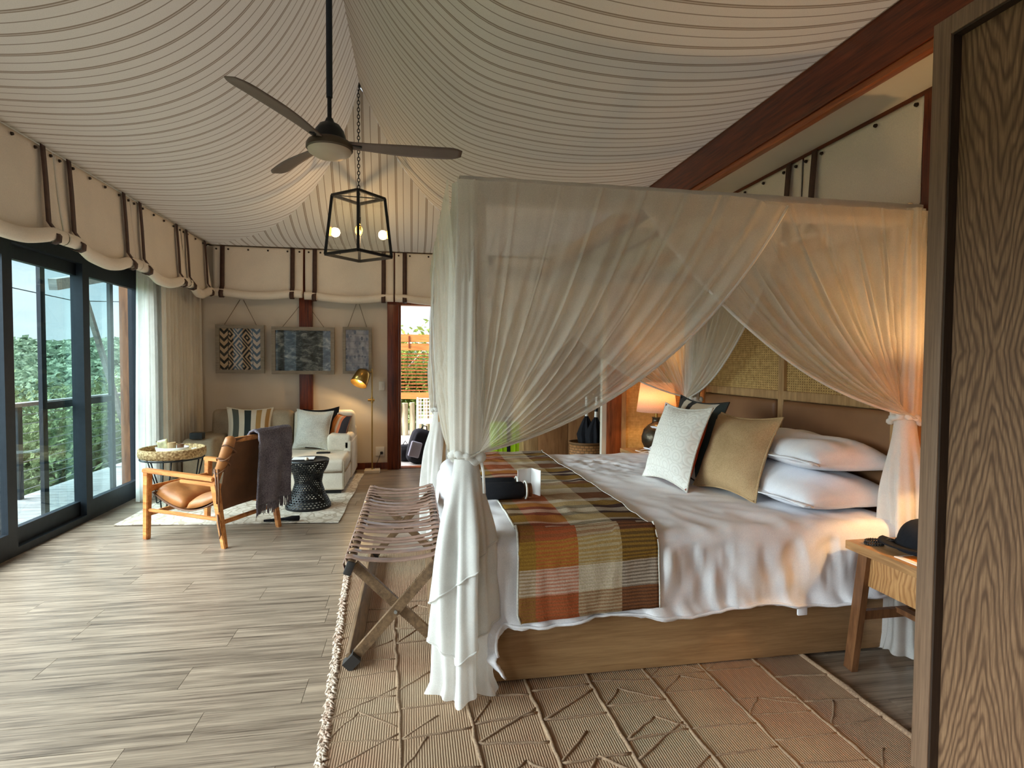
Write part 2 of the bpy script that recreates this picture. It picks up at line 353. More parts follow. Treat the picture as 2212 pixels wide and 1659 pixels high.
col = t.mix(t.math('MAXIMUM', t.math('LESS_THAN', vo, 0.32), bar), t.ramp(n1, (0.4, lin((104, 90, 86))), (0.6, lin((166, 154, 142)))), lin((52, 42, 40)))
MAT['print3'] = t.done(t.bsdf(col, 0.7))

def m_leaf(name, c1, c2, scale=3.0):
    t = NT(name); n1 = t.noise(t.coord(), scale, 5, 0.7)
    col = t.ramp(n1, (0.32, lin(c1)), (0.68, lin(c2)))
    s = t.bsdf(col, 0.7, bump=n1, bstr=1.0, bdist=0.3, spec=0.1)
    return t.done(t.n('MixShader', {0: 0.25, 1: s, 2: t.n('BsdfTranslucent', {'Color': col}).outputs[0]}).outputs[0])
MAT['forest'] = m_leaf('hazed_forest_crowns', (66, 94, 78), (160, 180, 148), 1.8)  # distance haze is mixed into these pale leaf colours
MAT['leaf'] = m_leaf('bush_leaves', (62, 84, 56), (146, 160, 114), 2.0)
MAT['leaf_y'] = m_leaf('yellow_green_leaves', (92, 116, 44), (160, 168, 88), 2.0)  # yellower green for the shrubs beyond the screen
MAT['bark'] = m_plain('grey_bark', (150, 142, 128), 0.9)
MAT['ground'] = m_plain('scrub_ground', (96, 110, 66), 0.95, var=0.3, scale=0.6)
MAT['pole'] = m_wood('split_poles', (150, 140, 112), (212, 200, 168), axis=2, stretch=8, rough=0.8, rand=True)
MAT['orange_timber'] = m_wood('orange_timber', (146, 88, 40), (190, 128, 66), axis=0, stretch=10, rough=0.5)

# ------------------------------------------------------------------ object helpers
def finish(bm, name, mat, parent=None, smooth=False, angle=None):
    bmesh.ops.recalc_face_normals(bm, faces=bm.faces[:])
    me = bpy.data.meshes.new(name); bm.to_mesh(me); bm.free()
    if smooth:
        for p in me.polygons: p.use_smooth = True
        if angle is not None:
            try: me.set_sharp_from_angle(angle=math.radians(angle))
            except Exception: pass
    me.materials.append(MAT[mat] if isinstance(mat, str) else mat)
    return link(name, me, parent)

def origin_of(p):
    v = Vector((0, 0, 0))
    while p is not None: v += p.location; p = p.parent
    return v

def link(name, me, parent=None, world=False):
    o = bpy.data.objects.new(name, me); COL.objects.link(o)
    if parent is not None: o.parent = parent
    return o

def tag(o, label, cat, group=None, kind=None):
    o['label'] = label; o['category'] = cat
    if group: o['group'] = group
    if kind: o['kind'] = kind
    return o

def thing(name, label, cat, loc=(0, 0, 0), rotz=0.0, group=None):
    o = bpy.data.objects.new(name, None); COL.objects.link(o)
    o.location = loc; o.rotation_euler = (0, 0, rotz); o.empty_display_size = 0.1
    return tag(o, label, cat, group)

def struct(o):
    o['kind'] = 'structure'; return o

def bx(bm, c, s, rot=None, bevel=0.0, seg=2):
    """box centred at c with full size s"""
    r = bmesh.ops.create_cube(bm, size=1.0)
    vs = r['verts']
    M_ = Matrix.Translation(Vector(c)) @ (rot.to_4x4() if rot is not None else Matrix.Identity(4)) @ Matrix.Diagonal((*s, 1))
    bmesh.ops.transform(bm, matrix=M_, verts=vs)
    if bevel > 0:
        es = list({e for v in vs for e in v.link_edges})
        bmesh.ops.bevel(bm, geom=es, offset=bevel, segments=seg, affect='EDGES', profile=0.5)
    return vs

def lim(bm, a, b, **k):
    return bx(bm, [(x + y) / 2 for x, y in zip(a, b)], [abs(y - x) for x, y in zip(a, b)], **k)

def box(name, a, b, mat, parent=None, bevel=0.0, seg=2, off=(0, 0, 0)):
    """box between corners a and b (given in the frame of `off` = the parent's place)"""
    bm = bmesh.new(); a = [x - o for x, o in zip(a, off)]; b = [x - o for x, o in zip(b, off)]
    lim(bm, a, b, bevel=bevel, seg=seg)
    return finish(bm, name, mat, parent, smooth=bevel > 0, angle=40)

def bar(bm, p, q, w, h, upv=(0, 0, 1)):
    """rectangular bar from p to q, w across, h along up"""
    p, q = Vector(p), Vector(q); d = q - p; L = d.length; d.normalize()
    u = Vector(upv); x = d.cross(u)
    if x.length < 1e-4: x = d.cross(Vector((1, 0, 0)))
    x.normalize(); z = x.cross(d)
    R = Matrix((d, x, z)).transposed()
    return bx(bm, (p + q) / 2, (L, w, h), R)

def tube(bm, pts, r, seg=8, closed=False, cap=True):
    pts = [Vector(p) for p in pts]; n = len(pts)
    rs = r if isinstance(r, (list, tuple)) else [r] * n
    rings = []; prev = None
    for i, p in enumerate(pts):
        if closed: d = pts[(i + 1) % n] - pts[i - 1]
        else: d = pts[min(i + 1, n - 1)] - pts[max(i - 1, 0)]
        d.normalize()
        if prev is None:
            a = Vector((0, 0, 1)) if abs(d.z) < 0.9 else Vector((1, 0, 0)); x = d.cross(a).normalized()
        else:
            x = (prev - d * prev.dot(d))
            if x.length < 1e-5: x = d.orthogonal()
            x.normalize()
        prev = x; y = d.cross(x)
        rings.append([bm.verts.new(p + (x * math.cos(2 * PI * k / seg) + y * math.sin(2 * PI * k / seg)) * rs[i]) for k in range(seg)])
    m_ = n if closed else n - 1
    for i in range(m_):
        A, B = rings[i], rings[(i + 1) % n]
        for k in range(seg): bm.faces.new((A[k], A[(k + 1) % seg], B[(k + 1) % seg], B[k]))
    if cap and not closed:
        bm.faces.new(rings[0]); bm.faces.new(rings[-1])

def lathe(bm, prof, seg=32, c=(0, 0, 0), cap=True, fold=None):
    uvl = bm.loops.layers.uv.verify()
    rings = []
    for i, (r, z) in enumerate(prof):
        ring = []
        for k in range(seg):
            th = 2 * PI * k / seg; rr = r * (fold(th, z) if fold else 1.0)
            ring.append(bm.verts.new((c[0] + rr * math.cos(th), c[1] + rr * math.sin(th), c[2] + z)))
        rings.append(ring)
    L = 0.0
    for i in range(len(prof) - 1):
        A, B = rings[i], rings[i + 1]
        d = math.hypot(prof[i + 1][0] - prof[i][0], prof[i + 1][1] - prof[i][1])
        for k in range(seg):
            f = bm.faces.new((A[k], A[(k + 1) % seg], B[(k + 1) % seg], B[k]))
            for lp, uu, vv in zip(f.loops, (k, k + 1, k + 1, k), (L, L, L + d, L + d)): lp[uvl].uv = (uu / seg * 1.2, vv)
        L += d
    if cap:
        if prof[0][0] > 1e-4: bm.faces.new(rings[0])
        if prof[-1][0] > 1e-4: bm.faces.new(rings[-1])

def grid(bm, fn, nu, nv, uvfn=None, closed=False):
    uvl = bm.loops.layers.uv.verify()
    V = [[bm.verts.new(fn(i / nu, j / nv)) for j in range(nv + 1)] for i in range(nu if closed else nu + 1)]
    for i in range(nu):
        i2 = (i + 1) % nu if closed else i + 1
        for j in range(nv):
            try: f = bm.faces.new((V[i][j], V[i2][j], V[i2][j + 1], V[i][j + 1]))
            except ValueError: continue
            for lp, (a, b) in zip(f.loops, ((i, j), (i + 1, j), (i + 1, j + 1), (i, j + 1))):
                lp[uvl].uv = uvfn(a / nu, b / nv) if uvfn else (a / nu, b / nv)
    return V

def solidify(o, th, offset=-1.0):
    md = o.modifiers.new('thickness', 'SOLIDIFY'); md.thickness = th; md.offset = offset; return o

def sstep(x):
    x = max(0.0, min(1.0, x)); return x * x * (3 - 2 * x)

def lerp(a, b, t): return a + (b - a) * t
def vl(a, b, t): return Vector(a).lerp(Vector(b), t)

# ================================================================== STRUCTURE
XL, XR, YB, YF = -2.82, 2.63, 7.70, -1.6      # walls
# floor with planks
fl = struct(box('floor', (XL - 0.1, YF - 0.1, -0.12), (XR + 0.1, YB + 0.0, -0.012), 'subfloor'))
pw = 0.185; lens_ = [1.22]
bm = bmesh.new(); lim(bm, (0, 0.0015, -0.012), (1.22 - 0.002, pw - 0.0015, 0.0))
pm = bpy.data.meshes.new('plank'); bmesh.ops.recalc_face_normals(bm, faces=bm.faces[:]); bm.to_mesh(pm); bm.free(); pm.materials.append(MAT['plank'])
y = 1.30; row = 0
while y < YB - 0.02:
    x = XL - random.uniform(0.0, 1.2)
    h = min(1.0, (YB - y) / pw)
    while x < XR:
        x0, x1 = max(x, XL), min(x + 1.22, XR)
        if x1 - x0 > 0.03:
            o = link('plank', pm, fl); o.location = (x0, y, 0); o.scale = ((x1 - x0) / 1.22, h, 1)
        x += 1.22
    y += pw
bfl = box('floor_section', (XL, YF, -0.012), (XR, 1.298, 0.0), 'plank', fl)

# back wall (opening X -0.15 .. 0.80, to z 2.2)
wbk = struct(box('wall_back', (XL, YB, 0), (-0.15, YB + 0.12, 2.86), 'wall'))
box('wall_section', (0.80, YB, 0), (XR, YB + 0.12, 2.86), 'wall', wbk)
box('lintel', (-0.15, YB, 2.2), (0.80, YB + 0.12, 2.86), 'wall', wbk)
# left wall over and beside the glass
wl = struct(box('wall_left', (XL - 0.12, 6.64, 0), (XL, YB, 2.86), 'wall'))
box('header', (XL - 0.12, YF, 2.36), (XL, 6.64, 2.86), 'wall', wl)
box('return_section', (XL - 0.12, YF, 0), (XL, -0.2, 2.36), 'wall', wl)
# eave boards closing the gap between canvas and wall
box('eave_board', (XL - 0.12, YF, 2.85), (-2.44, YB + 0.12, 2.88), 'canvas', wl)
box('eave_board', (-2.5, 7.58, 2.85), (XR, YB + 0.12, 2.88), 'canvas', wbk)
# right wall + soffit
wr_ = struct(box('wall_right', (XR, YF, 0), (XR + 0.12, YB + 0.12, 2.86), 'wall_white'))
box('soffit', (2.28, YF, 2.822), (XR + 0.12, YB + 0.12, 2.86), 'wall_white', wr_)
wfr = struct(box('wall_front', (XL - 0.12, YF - 0.12, 2.4), (XR + 0.12, YF, 4.6), 'wall_white'))
box('wall_section', (-0.9, YF - 0.12, 0), (XR + 0.12, YF, 2.4), 'wall_white', wfr); box('wall_section', (XL - 0.12, YF - 0.12, 0), (-2.5, YF, 2.4), 'wall_white', wfr)  # gap between the sections: unseen opening added to let daylight in

# ceiling beam and its ledge
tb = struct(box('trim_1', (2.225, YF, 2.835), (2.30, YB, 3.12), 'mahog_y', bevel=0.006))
box('ledge_strip', (2.235, YF, 2.795), (2.285, 4.6, 2.835), 'mahog_pale', tb, bevel=0.006)
# timber posts on the back wall and by the doorway
tp = struct(box('trim_2', (-1.421, YB - 0.07, 0), (-1.262, YB - 0.001, 2.84), 'mahog', bevel=0.004))
tj = struct(box('trim_3', (-0.323, YB - 0.09, 0), (-0.175, YB + 0.13, 2.84), 'mahog', bevel=0.004))
box('jamb_strip', (-0.175, YB - 0.03, 0), (-0.15, YB + 0.12, 2.2), 'redwood', tj)
box('head_jamb', (-0.15, YB - 0.02, 2.17), (0.80, YB + 0.12, 2.2), 'redwood', tj)
bb = struct(box('baseboard_back', (-2.5, YB - 0.025, 0), (-0.32, YB, 0.085), 'mahog'))

# tent ceiling: three sagging canvas panels meeting on the hips
XE, XW, XRg, YA, ZE, HH = -2.45, 2.25, -0.525, 6.0, 2.845, 1.35
def gprof(s): return 0.80 * s ** 3.3 + 0.20 * s ** 9
def offx(X): return 0.26 * sstep((X - 1.2) / 1.05)
def zl(s): return ZE + HH * gprof(s)
def zr(s):
    # sagging cloth between the beam and the ridge (cubic through measured heights)
    K = [(0.0, 3.105), (0.18, 3.0), (0.38, 2.955), (0.56, 2.99), (0.70, 3.10), (0.835, 3.44), (0.92, 3.79), (1.0, ZE + HH)]
    for i in range(len(K) - 1):
        if s <= K[i + 1][0] + 1e-9:
            p0, p1 = K[i], K[i + 1]; h = p1[0] - p0[0]; f = (s - p0[0]) / h
            m0 = (p1[1] - K[i - 1][1]) / (p1[0] - K[i - 1][0]) if i else -0.72
            m1 = (K[i + 2][1] - p0[1]) / (K[i + 2][0] - p0[0]) if i + 2 < len(K) else 5.4
            return (2 * f ** 3 - 3 * f * f + 1) * p0[1] + (f ** 3 - 2 * f * f + f) * h * m0 + (3 * f * f - 2 * f ** 3) * p1[1] + (f ** 3 - f * f) * h * m1
ceil = bpy.data.objects.new('ceiling', None); COL.objects.link(ceil); struct(ceil)
def side_panel(xe):
    bm = bmesh.new()
    ys = [YF + (YA - YF) * i / 60 for i in range(60)] + [YA + (7.6 - YA) * (i / 40) for i in range(41)]
    def fn(a, b):
        Y = ys[min(int(round(a * 100)), 100)]; sm = min(1.0, (7.6 - Y) / (7.6 - YA)); s = sm * b
        X = lerp(xe, XRg, s); return (X, Y, zl(s) if xe < 0 else zr(s))
    grid(bm, fn, 100, 56, uvfn=lambda a, b: (ys[min(int(round(a * 100)), 100)], b))
    bmesh.ops.remove_doubles(bm, verts=bm.verts[:], dist=0.0005)
    return finish(bm, 'tent_panel', 'tent', ceil, smooth=True)
side_panel(XE); side_panel(XW)
bm = bmesh.new()
def fne(a, b):
    X = lerp(XE, XW, a); sm = (X - XE) / (XRg - XE) if X < XRg else (XW - X) / (XW - XRg); s = sm * b
    base = ZE + offx(X); zh = zl(sm) if X < XRg else zr(sm)
    return (X, 7.6 - (7.6 - YA) * s, lerp(base, zh, gprof(s) / gprof(sm)) if sm > 1e-3 else zh)
grid(bm, fne, 120, 40, uvfn=lambda a, b: (lerp(XE, XW, a) + 0.03, b))
bmesh.ops.remove_doubles(bm, verts=bm.verts[:], dist=0.0005)
finish(bm, 'tent_panel', 'tent', ceil, smooth=True)
bm = bmesh.new(); tube(bm, [(2.222, YF, 3.112), (2.222, 2.0, 3.11), (2.222, 7.6, 3.112)], 0.014, 8); finish(bm, 'edge_rope', 'canvas', ceil, smooth=True)

# ------------------------------------------------------------------ sliding glass doors on the left wall
def glazed(name, y0, y1, x, z0, z1, fwid, parent=None, midrail=None, fd=0.05, fb=None):
    fb = fb or fwid
    bm = bmesh.new()
    lim(bm, (x - fd / 2, y0, z0), (x + fd / 2, y0 + fwid, z1)); lim(bm, (x - fd / 2, y1 - fwid, z0), (x + fd / 2, y1, z1))
    lim(bm, (x - fd / 2, y0 + fwid, z1 - fwid), (x + fd / 2, y1 - fwid, z1)); lim(bm, (x - fd / 2, y0 + fwid, z0), (x + fd / 2, y1 - fwid, z0 + fb))
    if midrail: lim(bm, (x - fd / 2, y0 + fwid, midrail - 0.03), (x + fd / 2, y1 - fwid, midrail + 0.03))
    f = finish(bm, name, 'frame', parent)
    box('pane', (x - 0.004, y0 + fwid - 0.01, z0 + fb - 0.01), (x + 0.004, y1 - fwid + 0.01, z1 - fwid + 0.01), 'glass', f)
    return f
dr = bpy.data.objects.new('door_1', None); COL.objects.link(dr); struct(dr); dr.location = (0, 0, 0)
bm = bmesh.new()
lim(bm, (XL - 0.11, -0.2, 0), (XL + 0.02, 6.66, 0.055)); lim(bm, (XL - 0.11, -0.2, 2.24), (XL + 0.02, 6.66, 2.36))
lim(bm, (XL - 0.11, 6.58, 0.055), (XL + 0.02, 6.66, 2.24)); lim(bm, (XL - 0.11, -0.2, 0.055), (XL + 0.02, -0.12, 2.24))
finish(bm, 'outer_frame', 'frame', dr)
glazed('sash', 5.50, 6.58, XL - 0.005, 0.055, 2.24, 0.10, dr, fb=0.12)
glazed('sash', 4.52, 5.62, XL - 0.062, 0.055, 2.24, 0.10, dr, fb=0.12)
glazed('sash', 3.30, 4.62, XL - 0.005, 0.055, 2.24, 0.10, dr, fb=0.12)
glazed('sash', 1.90, 3.34, XL - 0.062, 0.055, 2.24, 0.10, dr, fb=0.12)
glazed('sash', -0.12, 1.94, XL - 0.005, 0.055, 2.24, 0.10, dr, fb=0.12)
# insect-screen panel outside
glazed('screen_sash', 5.22, 6.36, XL - 0.16, 0.055, 2.24, 0.06, dr, midrail=1.03, fd=0.03)

# ================================================================== CANVAS BLINDS
def blind(label, p0, p1, nrm, zt, zb, group, straps=(0.13, 0.87), flare=0.0, sag=0.035):
    """rolled canvas blind between wall points p0 and p1 (xy), nrm points into the room"""
    p0, p1, n = Vector((*p0, 0)), Vector((*p1, 0)), Vector((*nrm, 0)); L = (p1 - p0).length; c = (p0 + p1) / 2
    t = thing('canvas_blind', label, 'blind', (c.x, c.y, zb - 0.05), 0, group)
    O = Vector(t.location); ph = random.uniform(0, 6); rr = 0.047
    def bot(a):
        if a <= straps[0]: return 0.0
        if a >= straps[1]: return 0.0
        k = (a - straps[0]) / (straps[1] - straps[0]); return sag * math.sin(PI * k)
    def fn(a, b):
        p = p0.lerp(p1, a); zz = zb - bot(a)
        if b < 0.72:
            k = b / 0.72; z = lerp(zt, zz + 0.06, k)
            edge = min(a, 1 - a)
            o = 0.012 + 0.02 * k + 0.010 * math.sin(a * 9 + ph + 3 * k) * k + flare * (1 - sstep(edge / 0.12)) * k
        else:
            k = (b - 0.72) / 0.28; th = k * 1.75 * PI
            o = 0.032 + rr * (1 - math.cos(th)) * 0.9; z = zz + 0.06 + rr * (0.25 - 1.0 * math.sin(th * 0.5 + 0.25)) - 0.02 * math.sin(th)
            z = zz + 0.02 - rr * math.sin(th - 0.4); o = 0.034 + rr * (1 - math.cos(th - 0.4)) * 0.85
            if k < 0.12: z = lerp(zz + 0.06, z, k / 0.12); 
            o += 0.006 * math.sin(a * 23 + ph)
        return p + n * o + Vector((0, 0, z)) - O
    bm = bmesh.new(); grid(bm, fn, 34, 34)
    panel = finish(bm, 'canvas_panel', 'canvas', t, smooth=True); solidify(panel, 0.004, 0)
    for s in [q for q in straps if q > 0]:
        bm = bmesh.new(); w = 0.052; dv = (p1 - p0).normalized(); base = p0.lerp(p1, s)
        path = [(zt + 0.004, 0.03), (lerp(zt, zb, 0.4), 0.046), (zb + 0.10, 0.058), (zb + 0.055, 0.088), (zb + 0.01, 0.122), (zb - 0.03, 0.118), (zb - 0.046, 0.085), (zb - 0.03, 0.045)]
        def fs(a, b):
            x = b * (len(path) - 1); i = min(int(x), len(path) - 2); f = x - i
            z = lerp(path[i][0], path[i + 1][0], f); o = lerp(path[i][1], path[i + 1][1], f)
            return base + dv * (w * (a - 0.5)) + n * (o + 0.004) + Vector((0, 0, z)) - O
        grid(bm, fs, 1, 28); st = finish(bm, 'strap', 'strap', t, smooth=True); solidify(st, 0.005, 0)
    k = max(2, int(L / 0.24)); xs = [0.04, 0.96] + [straps[0] + 0.06 + (straps[1] - straps[0] - 0.12) * i / (k - 1) for i in range(k)]
    for s in xs:
        bm = bmesh.new(); pt = p0.lerp(p1, s) + n * 0.03 + Vector((0, 0, zt - 0.035)) - O
        bmesh.ops.create_cone(bm, segments=10, radius1=0.012, radius2=0.009, depth=0.012, cap_ends=True,
                              matrix=Matrix.Translation(pt) @ n.to_track_quat('Z', 'Y').to_matrix().to_4x4())
        finish(bm, 'grommet', 'grommet', t, smooth=False)
    return t
GB = 'rolled canvas blinds under the tent edge'
XV = -2.47
for (a, b), lab in zip([(3.41, 4.485), (4.50, 5.57), (5.585, 6.69), (6.71, 7.47)],
        ['rolled canvas blind over the glass door, cut by the picture edge', 'rolled canvas blind over the middle door mullion, second from the picture edge',
         'rolled canvas blind above the white curtain and door end', 'short rolled canvas blind in the corner above the beige curtain']):
    blind(lab, (XV, a), (XV, b), (1, 0), 2.84, 2.235, GB, flare=0.03, sag=0.075)
blind('rolled canvas blind over the opening nearest the camera', (XV, 2.30), (XV, 3.395), (1, 0), 2.84, 2.235, GB)
for (a, b), lab, zz in zip([(-2.42, -1.36), (-1.335, -0.24), (-0.22, 0.88)],
        ['rolled canvas blind on the back wall above the geometric print', 'rolled canvas blind on the back wall behind the hanging lantern', 'rolled canvas blind on the back wall over the open doorway'], (2.24, 2.22, 2.22)):
    blind(lab, (a, YB - 0.09), (b, YB - 0.09), (0, -1), 2.83, zz, GB, straps=(0.11, 0.885))
blind('rolled canvas blind on the back wall behind the bed drapes', (0.90, YB - 0.09), (2.0, YB - 0.09), (0, -1), 2.83, 2.22, GB, straps=(0.11, 0.885))
for (a, b), lab, stp in zip([(2.575, 3.495), (3.515, 4.6)], ['pale canvas blind high above the bed head beside the wardrobe', 'pale canvas blind above the bed head, farther from the wardrobe'], ((-0.2, 0.86), (0.10, 0.88))):
    blind(lab, (2.615, a), (2.615, b), (-1, 0), 2.80, 2.2, GB, straps=stp)
# dark lath over the right blinds
tl_ = struct(box('trim_4', (2.595, YF, 2.80), (2.63, YB, 2.822), 'mahog_y'))
box('end_post', (2.59, 2.50, 0), (2.63, 2.568, 2.80), 'mahog', tl_)

# ================================================================== CURTAINS (left corner)
def curtain(name, label, y0, y1, x, z0, z1, nf, amp, mat, spread=0.0):
    bm = bmesh.new(); ph = random.uniform(0, 6)
    def fn(a, b):
        z = lerp(z1, z0, b); y = lerp(y0, y1 , a); y = y - spread * b * (1 - a)
        w = math.sin(2 * PI * nf * a + ph + 0.5 * math.sin(3 * b)) + 0.3 * math.sin(2 * PI * nf * 2.3 * a + 1 + b)
        return (x + amp * w * (0.6 + 0.4 * b), y + 0.4 * amp * math.cos(2 * PI * nf * a + ph), z)
    grid(bm, fn, nf * 14, 24)
    o = finish(bm, name, mat, None, smooth=True)
    return tag(o, label, 'curtain')
curtain('sheer_curtain', 'white sheer curtain bunched against the end of the glass door', 6.20, 6.78, -2.66, 0.012, 2.42, 6, 0.035, 'white_curtain', 0.05)
curtain('lined_curtain', 'beige lined curtain hanging in the corner beside the sofa', 6.50, 7.62, -2.57, 0.015, 2.42, 11, 0.028, 'beige_curtain')
# filler above the back blinds on the raised side
bm = bmesh.new(); grid(bm, lambda a, b: (lerp(-0.1, 2.32, a), 7.6, 2.845 + (offx(lerp(-0.1, 2.32, a)) + 0.012) * b), 20, 1)
finish(bm, 'canvas_filler', 'canvas', wbk, smooth=True)

# ================================================================== PILLOW-SHAPED THINGS
def pillow_mesh(bm, w, h, th, pinch=0.10, n=18, puff=0.62, wob=0.008, seed=0, face=None):
    """cushion in the XZ plane, centred, thickness along Y; face = +1/-1 builds one side only"""
    rnd = random.Random(seed); p1, p2, p3 = rnd.uniform(0, 6), rnd.uniform(0, 6), rnd.uniform(0, 6)
    def pos(a, b, sgn):
        u, v = 2 * a - 1, 2 * b - 1
        x = u * w / 2 * (1 - pinch * (1 - v * v)) ; z = v * h / 2 * (1 - pinch * (1 - u * u))
        t_ = (max(0, 1 - abs(u) ** 2.4) * max(0, 1 - abs(v) ** 2.4)) ** puff
        y = sgn * th / 2 * t_ + wob * t_ * math.sin(5 * u + p1 + 3 * v) * math.cos(4 * v + p2) + 0.006 * math.sin(3 * u + p3)
        return (x, y, z)
    for sgn in ((-1, 1) if face is None else (face,)):
        grid(bm, lambda a, b: pos(a, b, sgn), n, n)
    if face is None: bmesh.ops.remove_doubles(bm, verts=bm.verts[:], dist=0.0004)
    return pos

def cushion(name, label, loc, rot, w, h, th, mat, back=None, piping=None, cat='cushion', group=None, seed=0, pinch=0.13, puff=0.62):
    t = thing(name, label, cat, loc, 0, group); t.rotation_euler = rot
    def lift(bm): bmesh.ops.translate(bm, verts=bm.verts[:], vec=(0, 0, h / 2))
    bm = bmesh.new(); pos = pillow_mesh(bm, w, h, th, pinch, seed=seed, puff=puff, face=-1); lift(bm); finish(bm, 'front_cover', mat, t, smooth=True)
    bm = bmesh.new(); pillow_mesh(bm, w, h, th, pinch, seed=seed, puff=puff, face=1); lift(bm); finish(bm, 'back_cover', back or mat, t, smooth=True)
    pts = [pos(i / 16, 0, 0) for i in range(16)] + [pos(1, i / 16, 0) for i in range(16)] + [pos(1 - i / 16, 1, 0) for i in range(16)] + [pos(0, 1 - i / 16, 0) for i in range(16)]
    bm = bmesh.new(); tube(bm, pts, 0.006, 6, closed=True); lift(bm); finish(bm, 'piping', piping or mat, t, smooth=True)
    return t

# ================================================================== SITTING AREA
# cream rug
def rug(name, label, corners, th, mat, n=40):
    bm = bmesh.new(); c = [Vector((*p, 0)) for p in corners]
    def fn(a, b):
        p = c[0].lerp(c[1], a).lerp(c[3].lerp(c[2], a), b)
        return (p.x + 0.006 * math.sin(14 * b), p.y + 0.006 * math.sin(11 * a), 0.004 + th + 0.002 * math.sin(9 * a + 4 * b))
    V = grid(bm, fn, n, n)
    r = bmesh.ops.extrude_face_region(bm, geom=bm.faces[:])
    bmesh.ops.translate(bm, verts=[v for v in r['geom'] if isinstance(v, bmesh.types.BMVert)], vec=(0, 0, -th))
    o = finish(bm, name, mat, None, smooth=False); return o
tag(rug('cream_rug', 'flat cream rug with faint pattern under the sofa and armchair', [(-2.50, 5.30), (-0.635, 5.12), (-0.60, 7.35), (-2.46, 7.45)], 0.008, 'cream_rug'), '', '')
r1 = bpy.data.objects['cream_rug']; tag(r1, 'flat cream rug with faint pattern under the sofa and armchair', 'rug')
RZ = 0.014

# sofa with chaise
sf = thing('chaise_sofa', 'low oatmeal linen sofa with chaise against the back wall', 'sofa', (-1.5, 6.95, RZ))
def sp(name, a, b, mat='sofa', bev=0.035, par=None, rot=None):
    bm = bmesh.new(); c = [(x + y) / 2 for x, y in zip(a, b)]; s = [abs(y - x) for x, y in zip(a, b)]
    bx(bm, (c[0] + 1.5, c[1] - 6.95, c[2] - RZ), s, rot=rot, bevel=bev, seg=4)
    return finish(bm, name, mat, par or sf, smooth=True, angle=60)
ch = sp('chaise_base', (-1.46, 6.22, 0.05), (-0.71, 7.10, 0.25), bev=0.03)
sp('chaise_cushion', (-1.46, 6.22, 0.24), (-0.71, 7.12, 0.375), bev=0.04)
sp('chaise_base', (-1.46, 7.08, 0.05), (-0.71, 7.55, 0.375), bev=0.03)
sp('seat_base', (-2.36, 6.72, 0.05), (-1.46, 7.5, 0.25), bev=0.03)
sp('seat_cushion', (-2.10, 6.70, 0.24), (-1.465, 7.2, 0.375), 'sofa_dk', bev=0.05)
sp('backrest', (-2.36, 7.28, 0.1), (-0.70, 7.56, 0.62), bev=0.05)
R8 = Matrix.Rotation(math.radians(-10), 3, 'X')
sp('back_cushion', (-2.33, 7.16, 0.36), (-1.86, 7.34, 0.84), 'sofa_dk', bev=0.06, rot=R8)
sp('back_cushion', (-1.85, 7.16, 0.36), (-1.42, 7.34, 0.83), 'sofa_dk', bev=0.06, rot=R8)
sp('back_cushion', (-1.41, 7.17, 0.36), (-0.70, 7.36, 0.82), 'sofa', bev=0.06, rot=R8)
sp('armrest', (-0.98, 6.86, 0.36), (-0.70, 7.30, 0.565), bev=0.045)
sp('side_panel', (-0.80, 6.86, 0.05), (-0.695, 7.56, 0.50), bev=0.03)
sp('armrest', (-2.45, 6.62, 0.05), (-2.12, 7.40, 0.565), 'sofa_dk', bev=0.05)  # this armrest takes the darker linen
sp('plinth', (-1.42, 6.26, 0.014), (-0.75, 7.48, 0.055), 'blackplastic', bev=0.0)
sp('plinth', (-2.32, 6.76, 0.014), (-1.44, 7.48, 0.055), 'blackplastic', bev=0.0)
def seam(pts):
    bm = bmesh.new(); tube(bm, [(x + 1.5, y - 6.95, z - RZ) for x, y, z in pts], 0.006, 5); finish(bm, 'piping', 'sofa_dk', ch, smooth=True)
seam([(-1.44, 6.215, 0.245), (-0.73, 6.215, 0.245)]); seam([(-0.705, 6.24, 0.245), (-0.705, 6.88, 0.245)]); seam([(-0.715, 6.222, 0.06), (-0.715, 6.222, 0.36)])

def rx(a): return math.radians(a)
cushion('striped_cushion', 'cream cushion with charcoal and tan stripes on the sofa', (-1.87, 7.02, 0.385), (rx(-16), rx(2), rx(14)), 0.50, 0.50, 0.17, 'stripe', seed=3)
cushion('plain_cushion', 'plain oatmeal boucle cushion in the middle of the sofa', (-1.18, 6.98, 0.382), (rx(-14), rx(3), rx(-8)), 0.43, 0.47, 0.17, 'cushion_grey', seed=5)
cushion('sunset_cushion', 'orange and brown striped cushion tucked by the sofa armrest', (-0.93, 7.12, 0.385), (rx(-12), rx(6), rx(-52)), 0.42, 0.42, 0.13, 'stripe_orange', back='blackcloth', seed=6)
cushion('dark_cushion', 'dark cushion peeking out behind the oatmeal one', (-1.06, 7.16, 0.385), (rx(-8), rx(-4), 0), 0.42, 0.47, 0.10, 'blackcloth', seed=8)

